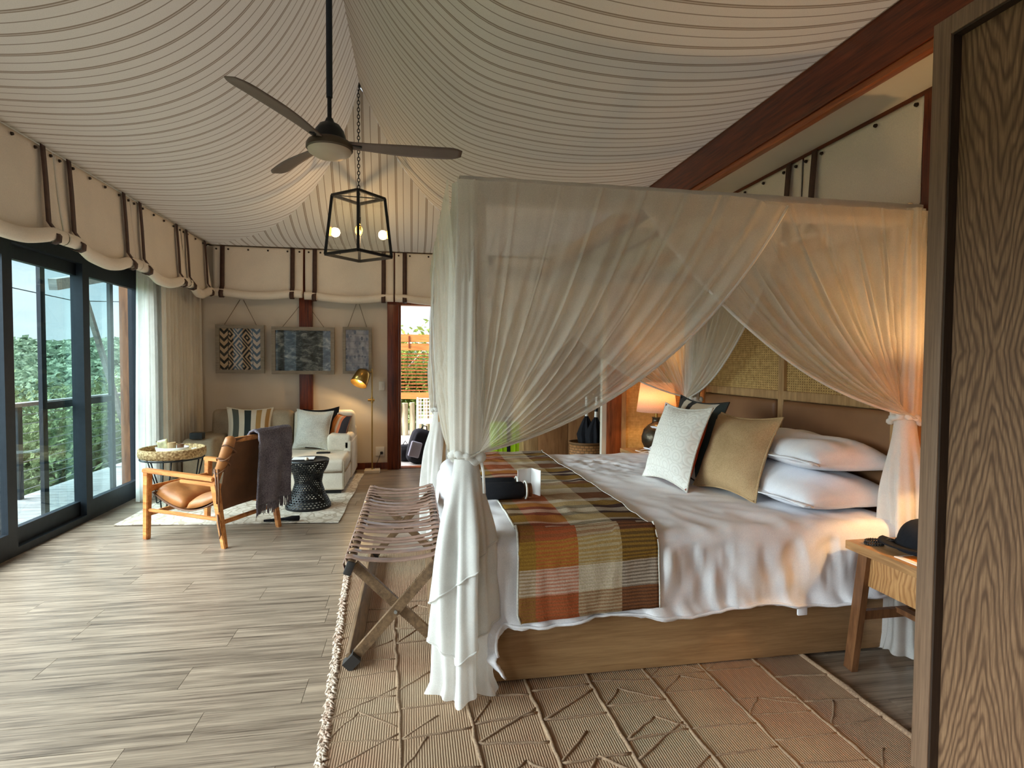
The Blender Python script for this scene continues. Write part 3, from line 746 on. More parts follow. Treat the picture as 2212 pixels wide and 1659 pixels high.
# remote, little bottle on the chaise
bm = bmesh.new(); bx(bm, (0, 0, 0.008), (0.15, 0.042, 0.016), bevel=0.005)
o = finish(bm, 'remote_control', 'blackplastic', None, True, 40); o.location = (-0.99, 6.68, 0.378); o.rotation_euler = (0, 0, 0.05); tag(o, 'black remote control lying on the chaise seat', 'remote')
bm = bmesh.new(); 
for i in range(8): bx(bm, (-0.055 + 0.014 * i, 0, 0.017), (0.008, 0.012, 0.003))
finish(bm, 'buttons', 'rubber', o)
bm = bmesh.new(); lathe(bm, [(0.001, 0), (0.03, 0), (0.032, 0.05), (0.014, 0.07), (0.013, 0.085), (0.022, 0.09), (0.022, 0.10), (0.001, 0.10)], 16)
o = finish(bm, 'glass_bottle', 'lantern_glass', None, True); o.location = (-1.04, 6.84, 0.378); tag(o, 'tiny clear stoppered bottle beside the remote', 'bottle')

# black perforated hourglass stool
dst = thing('perforated_stool', 'black perforated hourglass stool in front of the chaise', 'stool', (-0.985, 5.70, RZ))
def stool_r(z):
    pts = [(0, .205), (.02, .208), (.06, .19), (.14, .15), (.24, .122), (.32, .135), (.38, .168), (.42, .185), (.452, .192)]
    for (a, ra), (b, rb) in zip(pts, pts[1:]):
        if z <= b: return lerp(ra, rb, sstep((z - a) / (b - a)) * 0.4 + 0.6 * (z - a) / (b - a))
    return pts[-1][1]
bm = bmesh.new(); NH, NZ = 34, 22; cache = {}
def hv(th, z):
    k = (round(th, 3) % NH, round(z, 3))
    if k not in cache:
        zz = max(0.0, min(0.435, z / NZ * 0.435)); a = 2 * PI * k[0] / NH; r = stool_r(zz)
        cache[k] = bm.verts.new((r * math.cos(a), r * math.sin(a), zz))
    return cache[k]
cells = []
for j in range(NZ):
    o_ = 0.5 * (j % 2)
    for i in range(NH):
        x = i + o_
        vs = [hv(x - .5, j + .17), hv(x, j - .17), hv(x + .5, j + .17), hv(x + .5, j + .83), hv(x, j + 1.17), hv(x - .5, j + .83)]
        vv = []
        for q in vs:
            if q not in vv: vv.append(q)
        if len(vv) > 2:
            try: cells.append(bm.faces.new(vv))
            except ValueError: pass
for f_ in cells: bmesh.ops.inset_individual(bm, faces=[f_], thickness=0.27 * math.sqrt(f_.calc_area()))
bmesh.ops.delete(bm, geom=[f for f in cells if f.is_valid], context='FACES')
so = finish(bm, 'lattice_body', 'black', dst, smooth=False); solidify(so, 0.006, 0)
bm = bmesh.new(); lathe(bm, [(0.001, 0.437), (0.17, 0.437), (0.19, 0.440), (0.196, 0.452), (0.19, 0.462), (0.175, 0.462), (0.165, 0.455), (0.001, 0.455)], 40); finish(bm, 'top', 'black', dst, True, 40)
bm = bmesh.new(); lathe(bm, [(0.200, 0.0), (0.210, 0.0), (0.210, 0.016), (0.200, 0.016)], 40, cap=False); finish(bm, 'foot_ring', 'black', dst, True, 40)
bm = bmesh.new(); bx(bm, (0, 0, 0.003), (0.20, 0.145, 0.006), bevel=0.001)
o = finish(bm, 'leaflet', 'paper', None); o.location = (-1.03, 5.72, RZ + 0.463); o.rotation_euler = (0, 0, 0.06); tag(o, 'white leaflet lying on the black stool', 'paper')
bm = bmesh.new(); lathe(bm, [(0.001, 0), (0.016, 0), (0.020, 0.010), (0.012, 0.026), (0.001, 0.03)], 14)
o = finish(bm, 'pebble', 'marble', None, True); o.location = (-0.985, 5.615, RZ + 0.463); tag(o, 'small grey pebble weighing down the leaflet', 'pebble')
# dark carved stick on the rug
bm = bmesh.new(); tube(bm, [(-0.17, 0, 0.012), (-0.10, 0, 0.014), (0.0, 0.004, 0.018), (0.06, 0.006, 0.022), (0.12, 0.006, 0.022), (0.125, .006, .022)], [0.010, 0.013, 0.014, 0.022, 0.022, 0.016], 10)
o = finish(bm, 'dark_baton', 'blackcloth', None, True, 50); o.location = (-1.10, 5.20, RZ); o.rotation_euler = (0, 0, 0.02); tag(o, 'slim dark object lying on the cream rug edge by the stool', 'baton')

# armchair
ac = thing('leather_armchair', 'honey wood armchair with tan leather seat and laced leather back', 'armchair', (-1.60, 4.985, 0), math.radians(153.5))
def leg(p, q, w0=0.042, w1=0.05):
    bm = bmesh.new(); p, q = Vector(p), Vector(q)
    V = [[bm.verts.new(c + Vector((sx * w / 2, sy * w / 2, 0))) for sx, sy in ((-1, -1), (1, -1), (1, 1), (-1, 1))] for c, w in ((p, w0), (q, w1))]
    for i in range(4): bm.faces.new((V[0][i], V[0][(i + 1) % 4], V[1][(i + 1) % 4], V[1][i]))
    bm.faces.new(V[0]); bm.faces.new(V[1])
    bmesh.ops.bevel(bm, geom=bm.edges[:], offset=0.005, segments=2, affect='EDGES')
    return finish(bm, 'leg', 'chairwood', ac, True, 40)
def cbar(name, p, q, w, h, mat='chairwood', bev=0.006, par=None):
    bm = bmesh.new(); bar(bm, p, q, w, h); bmesh.ops.bevel(bm, geom=bm.edges[:], offset=bev, segments=2, affect='EDGES'); return finish(bm, name, mat, par or ac, True, 40)
for s in (1, -1):
    zf = RZ if s < 0 else 0.0
    leg((0.37, 0.30 * s, zf), (0.35, 0.30 * s, 0.535)); 
    leg((-0.385, 0.30 * s, 0), (-0.30, 0.30 * s, 0.49), 0.038, 0.052)
    cbar('armrest', (0.385, 0.30 * s, 0.547), (-0.30, 0.30 * s, 0.517), 0.052, 0.032)
    cbar('lower_arm', (0.02, 0.30 * s, 0.488), (-0.31, 0.30 * s, 0.476), 0.04, 0.028)
    cbar('back_upright', (-0.285, 0.285 * s, 0.49), (-0.425, 0.275 * s, 0.82), 0.046, 0.044)
    cbar('side_stretcher', (0.36, 0.30 * s, 0.235), (-0.34, 0.30 * s, 0.215), 0.024, 0.026)
    # leather sleeve laced round the upright
    bm = bmesh.new(); tube(bm, [(-0.33, 0.282 * s, 0.585), (-0.37, 0.28 * s, 0.68), (-0.41, 0.277 * s, 0.78), (-0.428, 0.275 * s, 0.828), (-0.43, 0.275 * s, 0.845)], [0.034, 0.04, 0.042, 0.038, 0.018], 12)
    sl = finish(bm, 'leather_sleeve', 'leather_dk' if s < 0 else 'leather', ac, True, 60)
    for k in range(4):
        bm = bmesh.new(); z = 0.60 + 0.05 * k; c = (-0.335 - 0.028 * k, 0.281 * s)
        pts = [(c[0] + 0.046 * math.cos(a), c[1] + 0.046 * math.sin(a), z + 0.035 * (math.sin(a * (1 if k % 2 else -1)))) for a in [2 * PI * i / 14 for i in range(14)]]
        tube(bm, pts, 0.0055, 5, closed=True); finish(bm, 'lacing', 'leather_dk', sl, True)
    for k, (dx, L_) in enumerate(((0.0, 0.32), (0.02, 0.26))):
        bm = bmesh.new(); tube(bm, [(-0.35 + dx, 0.32 * s + 0.008 * k, 0.60), (-0.37 + dx, 0.335 * s, 0.60 - L_ * .5), (-0.365 + dx, 0.33 * s, 0.60 - L_)], [0.006, 0.007, 0.004], 5)
        finish(bm, 'lace_end', 'leather_dk', sl, True)
bm = bmesh.new(); tube(bm, [(-0.345, 0.325, 0.26), (-0.365, 0.335, 0.2), (-0.375, 0.328, 0.11), (-0.37, 0.335, 0.08)], [0.006, 0.009, 0.007, 0.003], 5); finish(bm, 'lace_end', 'leather_dk', ac, True)
cbar('front_stretcher', (0.358, 0.29, 0.20), (0.358, -0.29, 0.20), 0.028, 0.032)
cbar('front_rail', (0.352, 0.29, 0.40), (0.352, -0.29, 0.40), 0.024, 0.05)
cbar('back_stretcher', (-0.352, 0.29, 0.19), (-0.352, -0.29, 0.19), 0.026, 0.032)
cbar('top_rail', (-0.425, 0.27, 0.812), (-0.425, -0.27, 0.812), 0.036, 0.036)
bm = bmesh.new()
def slingback(a, b):
    yy = lerp(-0.275, 0.275, a); z = lerp(0.825, 0.27, b); x = -0.43 + 0.14 * b + 0.10 * math.sin(PI * b) * 0.25 + 0.02 * math.sin(PI * a)
    return (x - 0.022, yy, z)
grid(bm, slingback, 12, 14); o = finish(bm, 'back_sling', 'leather_dk', ac, True); solidify(o, 0.008, 0)
bm = bmesh.new()
def slingseat(a, b):
    yy = lerp(-0.265, 0.265, a); x = lerp(0.35, -0.30, b); z = 0.40 - 0.155 * math.sin(PI * (0.06 + 0.86 * b)) ** 0.9
    return (x, yy, z)
grid(bm, slingseat, 10, 18); o = finish(bm, 'seat_sling', 'leather_dk', ac, True); solidify(o, 0.007, 0)
for i, (x0, x1) in enumerate(((0.33, 0.04), (0.035, -0.29))):
    bm = bmesh.new()
    def cf(a, b, sg):
        u, v = 2 * a - 1, 2 * b - 1; x = lerp(x0, x1, a); bb = (0.35 - x) / 0.65
        zb = 0.40 - 0.155 * math.sin(PI * (0.06 + 0.86 * bb)) ** 0.9 + 0.006
        th = ((1 - abs(u) ** 3) * (1 - abs(v) ** 4)) ** 0.5
        tuft = 0.022 * math.exp(-((v * 3 % 2 - 1) ** 2) * 6 - u * u * 5)
        return (x, 0.262 * v, zb + (0.012 if sg < 0 else 0.012 + 0.105 * th - tuft * th))
    for sg in (-1, 1): grid(bm, lambda a, b: cf(a, b, sg), 14, 20)
    bmesh.ops.remove_doubles(bm, verts=bm.verts[:], dist=0.0005)
    finish(bm, 'seat_cushion', 'leather', ac, True)

# mohair throw over the chair back (built in the chair's axes)
th_ = thing('mohair_throw', 'fluffy grey fringed throw hanging over the armchair back', 'throw', (-1.60, 4.985, 0), math.radians(153.5))
prof = [(-0.275, 0.56), (-0.33, 0.70), (-0.375, 0.80), (-0.40, 0.852), (-0.44, 0.868), (-0.482, 0.85), (-0.497, 0.78), (-0.49, 0.62), (-0.475, 0.46), (-0.462, 0.33), (-0.452, 0.27)]
def throw_pt(a, b):
    x_ = b * (len(prof) - 1); i = min(int(x_), len(prof) - 2); f = x_ - i
    x = lerp(prof[i][0], prof[i + 1][0], f); z = lerp(prof[i][1], prof[i + 1][1], f)
    k = max(0, b - 0.4); w = 0.02 * math.sin(11 * a + 3 * b) * k * 2.2
    yy = lerp(0.07, -0.33, a) + 0.012 * math.sin(8 * b + 2) + 0.04 * (a - 0.5) * k
    sk = 0.05 * (0.5 - a) * k
    return (x - w - 0.01, yy, z + sk * -1.0)
bm = bmesh.new(); grid(bm, throw_pt, 30, 50); o = finish(bm, 'blanket', 'mohair', th_, True); solidify(o, 0.016, 0)
dt = bpy.data.textures.new('wool', 'CLOUDS'); dt.noise_scale = 0.02
md = o.modifiers.new('fluff', 'DISPLACE'); md.texture = dt; md.strength = 0.012
bm = bmesh.new(); rnd = random.Random(4)
for i in range(64):
    a = (i + 0.5) / 64; p = Vector(throw_pt(a, 1.0)); dx = rnd.uniform(-0.012, 0.012); L_ = rnd.uniform(0.06, 0.09)
    tube(bm, [p + Vector((rnd.uniform(-.006, .006), 0, 0.01)), p + Vector((-0.004, dx * .5, -L_ * .5)), p + Vector((0.0, dx, -L_))], [0.005, 0.006, 0.003], 4)
o = finish(bm, 'fringe', 'mohair', th_, True); o['kind'] = 'stuff'

# tray table, tray and its bowl
tt = thing('wire_tray_table', 'black wire side table beside the glass door', 'table', (-2.27, 5.93, RZ))
bm = bmesh.new(); ring = lambda r, z, n=32: [(r * math.cos(2 * PI * i / n), r * math.sin(2 * PI * i / n), z) for i in range(n)]
tube(bm, ring(0.27, 0.465), 0.008, 6, closed=True); finish(bm, 'top_ring', 'black', tt, True)
for k in range(3):
    a0 = 2 * PI * k / 3 + 0.5; bm = bmesh.new()
    P_ = lambda r, a, z: (r * math.cos(a), r * math.sin(a), z)
    tube(bm, [P_(0.26, a0 - 0.35, 0.462), P_(0.20, a0 - 0.2, 0.2), P_(0.20, a0 - 0.12, 0.03), P_(0.215, a0 - 0.05, 0.008), P_(0.215, a0 + 0.05, 0.008), P_(0.20, a0 + 0.12, 0.03), P_(0.20, a0 + 0.2, 0.2), P_(0.26, a0 + 0.35, 0.462)], 0.0065, 6)
    finish(bm, 'leg', 'black', tt, True)
    bm = bmesh.new(); tube(bm, [P_(0.2, a0, 0.012), (0, 0, 0.09)], 0.005, 6); finish(bm, 'brace', 'black', tt, True)
bm = bmesh.new()
lathe(bm, [(0.001, 0.0), (0.262, 0.0), (0.282, 0.012), (0.288, 0.045), (0.285, 0.085), (0.272, 0.092), (0.262, 0.082), (0.258, 0.03), (0.25, 0.018), (0.001, 0.018)], 56, fold=lambda th, z: 1 + 0.008 * math.sin(29 * th + 80 * z))
o = finish(bm, 'seagrass_tray', 'seagrass', None, True); o.location = (-2.27, 5.93, RZ + 0.474); tag(o, 'round woven seagrass tray on the wire table', 'tray')
bm = bmesh.new(); lathe(bm, [(0.001, 0.0), (0.09, 0.0), (0.125, 0.03), (0.138, 0.085), (0.132, 0.085), (0.118, 0.035), (0.085, 0.012), (0.001, 0.012)], 40)
for v in bm.verts: v.co.x *= 1.05; v.co.y *= 0.8
o = finish(bm, 'white_bowl', 'ceramic', None, True); o.location = (-2.245, 5.86, RZ + 0.494); tag(o, 'white oval bowl holding drinks sachets on the seagrass tray', 'bowl')
bm = bmesh.new(); pillow_mesh(bm, 0.10, 0.13, 0.035, 0.04, 8); o = finish(bm, 'snack_packet', m_plain('packet_print', (214, 204, 160), 0.4, var=0.4, scale=22), None, True); o.location = (-2.32, 5.86, 0.60); o.rotation_euler = (0.1, -0.25, 0.1); tag(o, 'pale printed snack packet leaning in the white bowl', 'packet')
def can(name, label, loc, r, h, mat):
    bm = bmesh.new(); lathe(bm, [(0.001, 0), (r * .85, 0), (r, 0.006), (r, h - .008), (r * .9, h), (r * .82, h - .004), (0.001, h - .004)], 20)
    o = finish(bm, name, mat, None, True, 50); o.location = loc; return tag(o, label, 'jar')
can('tan_jar', 'tan lidded jar standing upright in the white bowl', (-2.245, 5.85, 0.522), 0.036, 0.115, 'tan_linen')
can('brown_jar', 'small brown jar beside the tan one in the bowl', (-2.175, 5.865, 0.522), 0.03, 0.098, 'leather_dk')
can('white_egg_cup', 'tiny white cup on the tray by the bowl', (-2.06, 5.88, RZ + 0.493), 0.024, 0.07, 'ceramic')
bm = bmesh.new(); bx(bm, (0, 0, 0.035), (0.13, 0.10, 0.07), bevel=0.008); o = finish(bm, 'dark_box', 'blackplastic', None, True, 40); o.location = (-2.30, 6.66, 0.566); tag(o, 'small dark box on the darker sofa armrest', 'box')

# floor lamp with brass shade
lp = thing('reading_lamp', 'brass reading floor lamp with tilted cone shade beside the doorway', 'lamp', (-0.505, 7.44, 0))
bm = bmesh.new(); bx(bm, (0, 0, 0.022), (0.19, 0.16, 0.044), bevel=0.006); finish(bm, 'base', 'marble', lp, True, 40)
bm = bmesh.new(); tube(bm, [(0, 0, 0.044), (0, 0, 1.33)], 0.009, 10); finish(bm, 'pole', 'brass', lp, True, 60)
bm = bmesh.new(); tube(bm, [(0.03, 0, 0.93), (-0.05, 0, 0.93)], 0.016, 10); tube(bm, [(0, 0, 0.89), (0, 0, 0.97)], 0.016, 10); finish(bm, 'clamp', 'brass', lp, True, 60)
bm = bmesh.new(); tube(bm, [(0, 0, 1.29), (-0.035, 0, 1.285), (-0.075, 0, 1.27)], 0.008, 8); finish(bm, 'arm', 'brass', lp, True, 60)
Rs = Matrix.Rotation(math.radians(24), 3, 'Y') @ Matrix.Rotation(math.radians(-28), 3, 'X')
bm = bmesh.new(); lathe(bm, [(0.02, 0.005), (0.078, 0.0), (0.088, -0.02), (0.105, -0.18)], 28, cap=False)
bmesh.ops.transform(bm, matrix=Matrix.Translation((-0.095, 0, 1.285)) @ Rs.to_4x4(), verts=bm.verts[:])
sh = finish(bm, 'shade', 'brass', lp, True); solidify(sh, 0.003, 0)
bm = bmesh.new(); bmesh.ops.create_uvsphere(bm, u_segments=14, v_segments=10, radius=0.032)
bp = Vector((-0.095, 0, 1.285)) + Rs @ Vector((0, 0, -0.12)); bmesh.ops.translate(bm, verts=bm.verts[:], vec=bp)
finish(bm, 'bulb', m_emit('warm_bulb_reading', (255, 190, 90), 12), lp, True)
bm = bmesh.new(); tube(bm, [(0.02, 0, 0.05), (0.03, 0.05, 0.07), (0.06, 0.15, 0.12), (0.09, 0.225, 0.20)], 0.004, 6); finish(bm, 'cord', 'blackplastic', lp, True)
def lamp_light(name, loc, e, col, r=0.03, parent=None):
    d = bpy.data.lights.new(name, 'POINT'); d.energy = e; d.color = col; d.shadow_soft_size = r
    o = bpy.data.objects.new(name, d); COL.objects.link(o); o.location = loc
    if parent: o.parent = parent
    return o
lamp_light('reading_lamp_light', bp + Rs @ Vector((0, 0, -0.035)), 4.0, (1.0, 0.68, 0.32), 0.02, lp)

# switch and socket
sw = thing('light_switch', 'white light switch plate beside the timber door post', 'switch', (-0.395, YB, 1.10))
bm = bmesh.new(); bx(bm, (0, -0.006, 0), (0.075, 0.012, 0.115), bevel=0.004); finish(bm, 'plate', 'plastic', sw, True, 40)
bm = bmesh.new(); bx(bm, (0, -0.014, 0), (0.03, 0.008, 0.05), bevel=0.002); finish(bm, 'rocker', 'plastic', sw, True, 40)
sk = thing('wall_socket', 'white wall socket with black plug near the floor', 'socket', (-0.42, YB, 0.235))
bm = bmesh.new(); bx(bm, (0, -0.006, 0), (0.115, 0.012, 0.12), bevel=0.004); finish(bm, 'plate', 'plastic', sk, True, 40)
bm = bmesh.new(); bx(bm, (0.02, -0.028, -0.02), (0.035, 0.032, 0.035), bevel=0.006); finish(bm, 'plug', 'blackplastic', sk, True, 40)
bm = bmesh.new(); bx(bm, (-0.02, -0.0125, 0.02), (0.014, 0.003, 0.02)); finish(bm, 'toggle', 'plastic', sk)

# framed pictures
def picture(name, label, x0, x1, z0, z1, art, apex, fwid=0.045):
    cx = (x0 + x1) / 2; yb = YB - 0.075; t = thing(name, label, 'picture', (cx, yb, z0)); w, h = x1 - x0, z1 - z0
    bm = bmesh.new(); d = 0.045
    for a, b in (((-w / 2, -d, 0), (w / 2, 0, fwid)), ((-w / 2, -d, h - fwid), (w / 2, 0, h)), ((-w / 2, -d, fwid), (-w / 2 + fwid, 0, h - fwid)), ((w / 2 - fwid, -d, fwid), (w / 2, 0, h - fwid))): lim(bm, a, b)
    finish(bm, 'frame', 'picframe', t)
    bm = bmesh.new(); grid(bm, lambda a, b: (lerp(-w / 2 + fwid, w / 2 - fwid, a), -0.016, lerp(fwid, h - fwid, b)), 1, 1); finish(bm, 'print', art, t)
    bm = bmesh.new(); lim(bm, (-w / 2 + fwid, -0.030, fwid), (w / 2 - fwid, -0.027, h - fwid)); finish(bm, 'pane', 'pic_glass', t)
    bm = bmesh.new(); lim(bm, (-w / 2 + 0.01, 0, 0.01), (w / 2 - 0.01, 0.008, h - 0.01)); finish(bm, 'backing', 'panel_brown', t)
    for s in (-1, 1):
        bm = bmesh.new(); tube(bm, [(s * w * 0.33, -0.01, h), (0.02 * s, 0.05, h + apex)], 0.0035, 5); finish(bm, 'hanging_cord', 'jute', t, True)
    return t
picture('geometric_picture', 'framed black and cream geometric textile hung by a cord', -2.40, -1.83, 1.262, 1.865, 'print1', 0.32)
picture('landscape_picture', 'wide framed monochrome photograph across the timber post', -1.745, -0.985, 1.252, 1.852, 'print2', 0.32)
picture('oval_picture', 'small framed print of dark ovals near the brass lamp', -0.88, -0.52, 1.262, 1.862, 'print3', 0.30, 0.036)

# ================================================================== FAN AND LANTERN
fn_ = thing('ceiling_fan', 'dark three-blade ceiling fan on a long rod', 'fan', (-0.497, 3.66, 2.68))
bm = bmesh.new(); tube(bm, [(0, 0, 0.33), (0, 0, 1.46)], 0.019, 12); finish(bm, 'rod', 'frame', fn_, True, 50)
bm = bmesh.new(); tube(bm, [(0, 0, 0.19), (0, 0, 0.34)], 0.013, 12); finish(bm, 'lower_rod', 'black', fn_, True, 50)
bm = bmesh.new(); lathe(bm, [(0.001, 0.205), (0.02, 0.205), (0.03, 0.18), (0.06, 0.165), (0.085, 0.13), (0.098, 0.085), (0.10, 0.07), (0.001, 0.07)], 36); finish(bm, 'motor_housing', 'black', fn_, True, 40)
bm = bmesh.new(); lathe(bm, [(0.10, 0.075), (0.128, 0.06), (0.138, 0.04), (0.138, 0.02), (0.13, 0.012)], 40, cap=False); finish(bm, 'collar', m_plain('bronze_collar', (88, 74, 60), 0.45, 0.5), fn_, True, 40)
bm = bmesh.new(); lathe(bm, [(0.131, 0.02), (0.125, 0.0), (0.09, -0.022), (0.04, -0.032), (0.001, -0.034)], 40, cap=False); finish(bm, 'light_bowl', m_plain('frosted_bowl', (190, 172, 150), 0.4, var=.05), fn_, True)
for k, a in enumerate((4, 124, 244)):
    bm = bmesh.new()
    def bl(u, v):
        r = 0.11 + 0.70 * u; w = lerp(0.075, 0.125, sstep(u * 1.6)) * (1 - 0.5 * max(0, (u - 0.88) / 0.12) ** 2)
        y_ = (v - 0.5) * w; return (r, y_ + 0.02 * math.sin(PI * u), 0.055 - 0.20 * y_ + 0.012 * u)
    grid(bm, bl, 24, 6); bmesh.ops.rotate(bm, verts=bm.verts[:], matrix=Matrix.Rotation(math.radians(a), 3, 'Z'))
    o = finish(bm, 'blade', m_plain('fan_blade_brown%d' % k, (112, 96, 86), 0.5), fn_, True); solidify(o, 0.007, 0)
    bm = bmesh.new(); bar(bm, (0.09, 0, 0.062), (0.19, 0.008, 0.05), 0.03, 0.008); bmesh.ops.rotate(bm, verts=bm.verts[:], matrix=Matrix.Rotation(math.radians(a), 3, 'Z')); finish(bm, 'blade_iron', 'black', o)

ln_ = thing('hanging_lantern', 'black framed glass lantern hanging from a chain', 'lantern', (-0.535, 6.0, 2.475))
W1, W2, Hb = 0.325, 0.258, 0.60
def cr(r, k): a = PI / 2 * k - PI / 2 + math.radians(4); return Vector((r * math.cos(a), r * math.sin(a), 0))
b4 = [cr(W1, k) + Vector((0, 0, 0.012)) for k in range(4)]; t4 = [cr(W2, k) + Vector((0, 0, Hb)) for k in range(4)]
for k in range(4):
    bm = bmesh.new(); bar(bm, b4[k], t4[k], 0.028, 0.028, upv=(b4[k].x, b4[k].y, 0)); finish(bm, 'corner_bar', 'black', ln_)
    for q in (b4, t4):
        bm = bmesh.new(); bar(bm, q[k], q[(k + 1) % 4], 0.026, 0.026); finish(bm, 'ring_bar', 'black', ln_)
    bm = bmesh.new(); q = [b4[k], b4[(k + 1) % 4], t4[(k + 1) % 4], t4[k]]; c = sum(q, Vector()) / 4
    bm.faces.new([bm.verts.new(p + (c - p) * 0.04) for p in q]); o = finish(bm, 'glass_pane', 'lantern_glass', ln_); solidify(o, 0.003, 0)
bm = bmesh.new(); bar(bm, t4[0], t4[2], 0.016, 0.008); bar(bm, t4[1], t4[3], 0.016, 0.008); finish(bm, 'top_cross', 'black', ln_)
bm = bmesh.new(); tube(bm, [(0, 0, Hb - 0.20), (0, 0, Hb + 0.03)], 0.010, 8); lathe(bm, [(0.02, Hb - 0.27), (0.022, Hb - 0.2), (0.001, Hb - 0.19)], 12); finish(bm, 'socket', 'black', ln_, True, 50)
bm = bmesh.new(); lathe(bm, [(0.001, -0.115), (0.02, -0.11), (0.038, -0.075), (0.036, -0.045), (0.018, -0.01), (0.016, 0)], 16, c=(0, 0, Hb - 0.27)); finish(bm, 'bulb', m_glass('bulb_glass', (255, 226, 170), 0.05), ln_, True)
bm = bmesh.new(); tube(bm, [(0, 0, Hb - 0.37), (0.008, 0, Hb - 0.34), (-0.006, 0, Hb - 0.32), (0, 0, Hb - 0.29)], 0.011, 8); finish(bm, 'filament', m_emit('filament', (255, 176, 76), 22), ln_, True)
lamp_light('lantern_light', (0, 0.05, Hb - 0.33), 4.5, (1.0, 0.74, 0.44), 0.05, ln_)
lk = None; z = Hb + 0.03; k = 0
while z < 4.175 - 2.475:
    if lk is None:
        bm = bmesh.new(); tube(bm, [(0.012 * math.cos(a), 0, 0.022 * math.sin(a)) for a in [2 * PI * i / 12 for i in range(12)]], 0.0042, 5, closed=True)
        o = finish(bm, 'chain_link', 'black', ln_, True); lk = o
    else: o = link('chain_link', lk.data, ln_)
    o.location = (0, 0, z); o.rotation_euler = (0, 0, PI / 2 * (k % 2)); z += 0.035; k += 1
bm = bmesh.new(); lathe(bm, [(0.001, 1.735), (0.05, 1.73), (0.055, 1.712), (0.02, 1.69), (0.001, 1.685)], 20); finish(bm, 'ceiling_rose', 'black', ln_, True, 50)
# ================================================================== BED SIDE
# kilim with raised cords
kc = [(-0.265, 1.25), (1.86, 1.25), (1.86, 4.25), (-0.445, 4.25)]
kr = rug('kilim_rug', '', kc, 0.008, 'kilim', 60); tag(kr, 'ribbed sand and pink kilim rug with raised cords under the bed', 'rug')
def kpt(a, b, z=0.0):
    c = [Vector((*p, 0)) for p in kc]; p = c[0].lerp(c[1], a).lerp(c[3].lerp(c[2], a), b); return Vector((p.x, p.y, 0.0105 + z))
rnd = random.Random(11); bm = bmesh.new(); NC = 8
def ridge(p, q, w=0.011, n=6):
    pts = []
    for i in range(n + 1):
        v = kpt(lerp(p[0], q[0], i / n), lerp(p[1], q[1], i / n)); v.x += rnd.uniform(-.004, .004); v.y += rnd.uniform(-.004, .004); pts.append(v)
    tube(bm, pts, [w * rnd.uniform(.8, 1.15) for _ in pts], 6)
for i in range(1, NC): ridge((i / NC, 0), (i / NC, 0.72), 0.0085, 40)
ridge((0.995, 0), (0.995, 0.72), 0.014, 30)
for i in range(NC):
    a0, a1 = i / NC, (i + 1) / NC; b = rnd.uniform(0.01, 0.05)
    while b < 0.70:
        e = b + rnd.uniform(-.012, .012)
        if rnd.random() < 0.78: ridge((a0, b), (a1, e), 0.006, 7)
        if rnd.random() < 0.42:
            am = lerp(a0, a1, rnd.uniform(.35, .65)); d = rnd.uniform(.035, .06)
            ridge((a0, b), (am, b + d), 0.006, 5)
            if rnd.random() < 0.6: ridge((am, b + d), (a1, b + d * rnd.uniform(0, .4)), 0.006, 5)
        elif rnd.random() < 0.3: ridge((a0, b), (a1, b + 0.06), 0.006, 7)
        b += rnd.uniform(0.035, 0.085)
o = finish(bm, 'raised_cords', 'rope_rug', kr, True)
bm = bmesh.new(); b = 0.0
while b < 1.0:
    for q in range(2):
        p = kpt(rnd.uniform(-0.006, 0.006), b + rnd.uniform(0, .004)); L_ = rnd.uniform(.006, .016)
        tube(bm, [p + Vector((-L_, rnd.uniform(-.016, .016), 0.003)), p + Vector((-0.004, rnd.uniform(-.005, .005), 0.012)), p + Vector((0.012, rnd.uniform(-.012, .012), 0.005))], [0.002, 0.0052, 0.002], 5)
    b += 0.0030
o = finish(bm, 'shaggy_border', m_fabric('rug_fringe', (222, 206, 188), (190, 158, 138), weave=60, bump=0.8), kr, True); o['kind'] = 'stuff'
KZ = 0.0125

# bed frame
BX0, BX1, BY0, BY1 = 0.295, 2.32, 2.40, 4.56
bed = thing('four_poster_bed', 'large four-poster bed with oak base and wrapped canopy frame', 'bed', (1.3, 3.48, KZ))
def bp_(name, a, b, mat='oak_bed', bev=0.004, par=None):
    bm = bmesh.new(); o_ = (1.3, 3.48, KZ); lim(bm, [p - q for p, q in zip(a, o_)], [p - q for p, q in zip(b, o_)], bevel=bev); return finish(bm, name, mat, par or bed, True, 40)
bp_('base_panel', (BX0, BY0, 0.02), (BX1, BY0 + 0.03, 0.40)); bp_('base_panel', (BX0, BY1 - 0.03, 0.02), (BX1, BY1, 0.40))
bp_('base_panel', (BX0, BY0 + 0.03, 0.02), (BX0 + 0.03, BY1 - 0.03, 0.40)); bp_('slat_deck', (BX0 + .03, BY0 + .03, 0.3), (BX1, BY1 - .03, 0.38))
bp_('mattress', (BX0 + .03, BY0 + .02, 0.385), (BX1, BY1 - .02, 0.635), 'white_linen', 0.05)
posts = [(0.235, 2.435), (2.385, 2.435), (0.235, 4.545), (2.385, 4.545)]
ZT = 2.17
for px_, py_ in posts: bp_('post', (px_ - .035, py_ - .035, 0.0), (px_ + .035, py_ + .035, ZT), 'oak')
for yy in (2.435, 4.545): bp_('canopy_rail', (0.27, yy - .03, ZT - .075), (2.35, yy + .03, ZT - .002), 'oak_bed')
for xx in (0.235, 2.385): bp_('canopy_rail', (xx - .03, 2.47, ZT - .075), (xx + .03, 4.51, ZT - .002), 'oak_bed')
for xx in (1.02, 1.72): bp_('cross_rail', (xx - .03, 2.465, ZT - .065), (xx + .03, 4.515, ZT - .01), 'oak_bed')

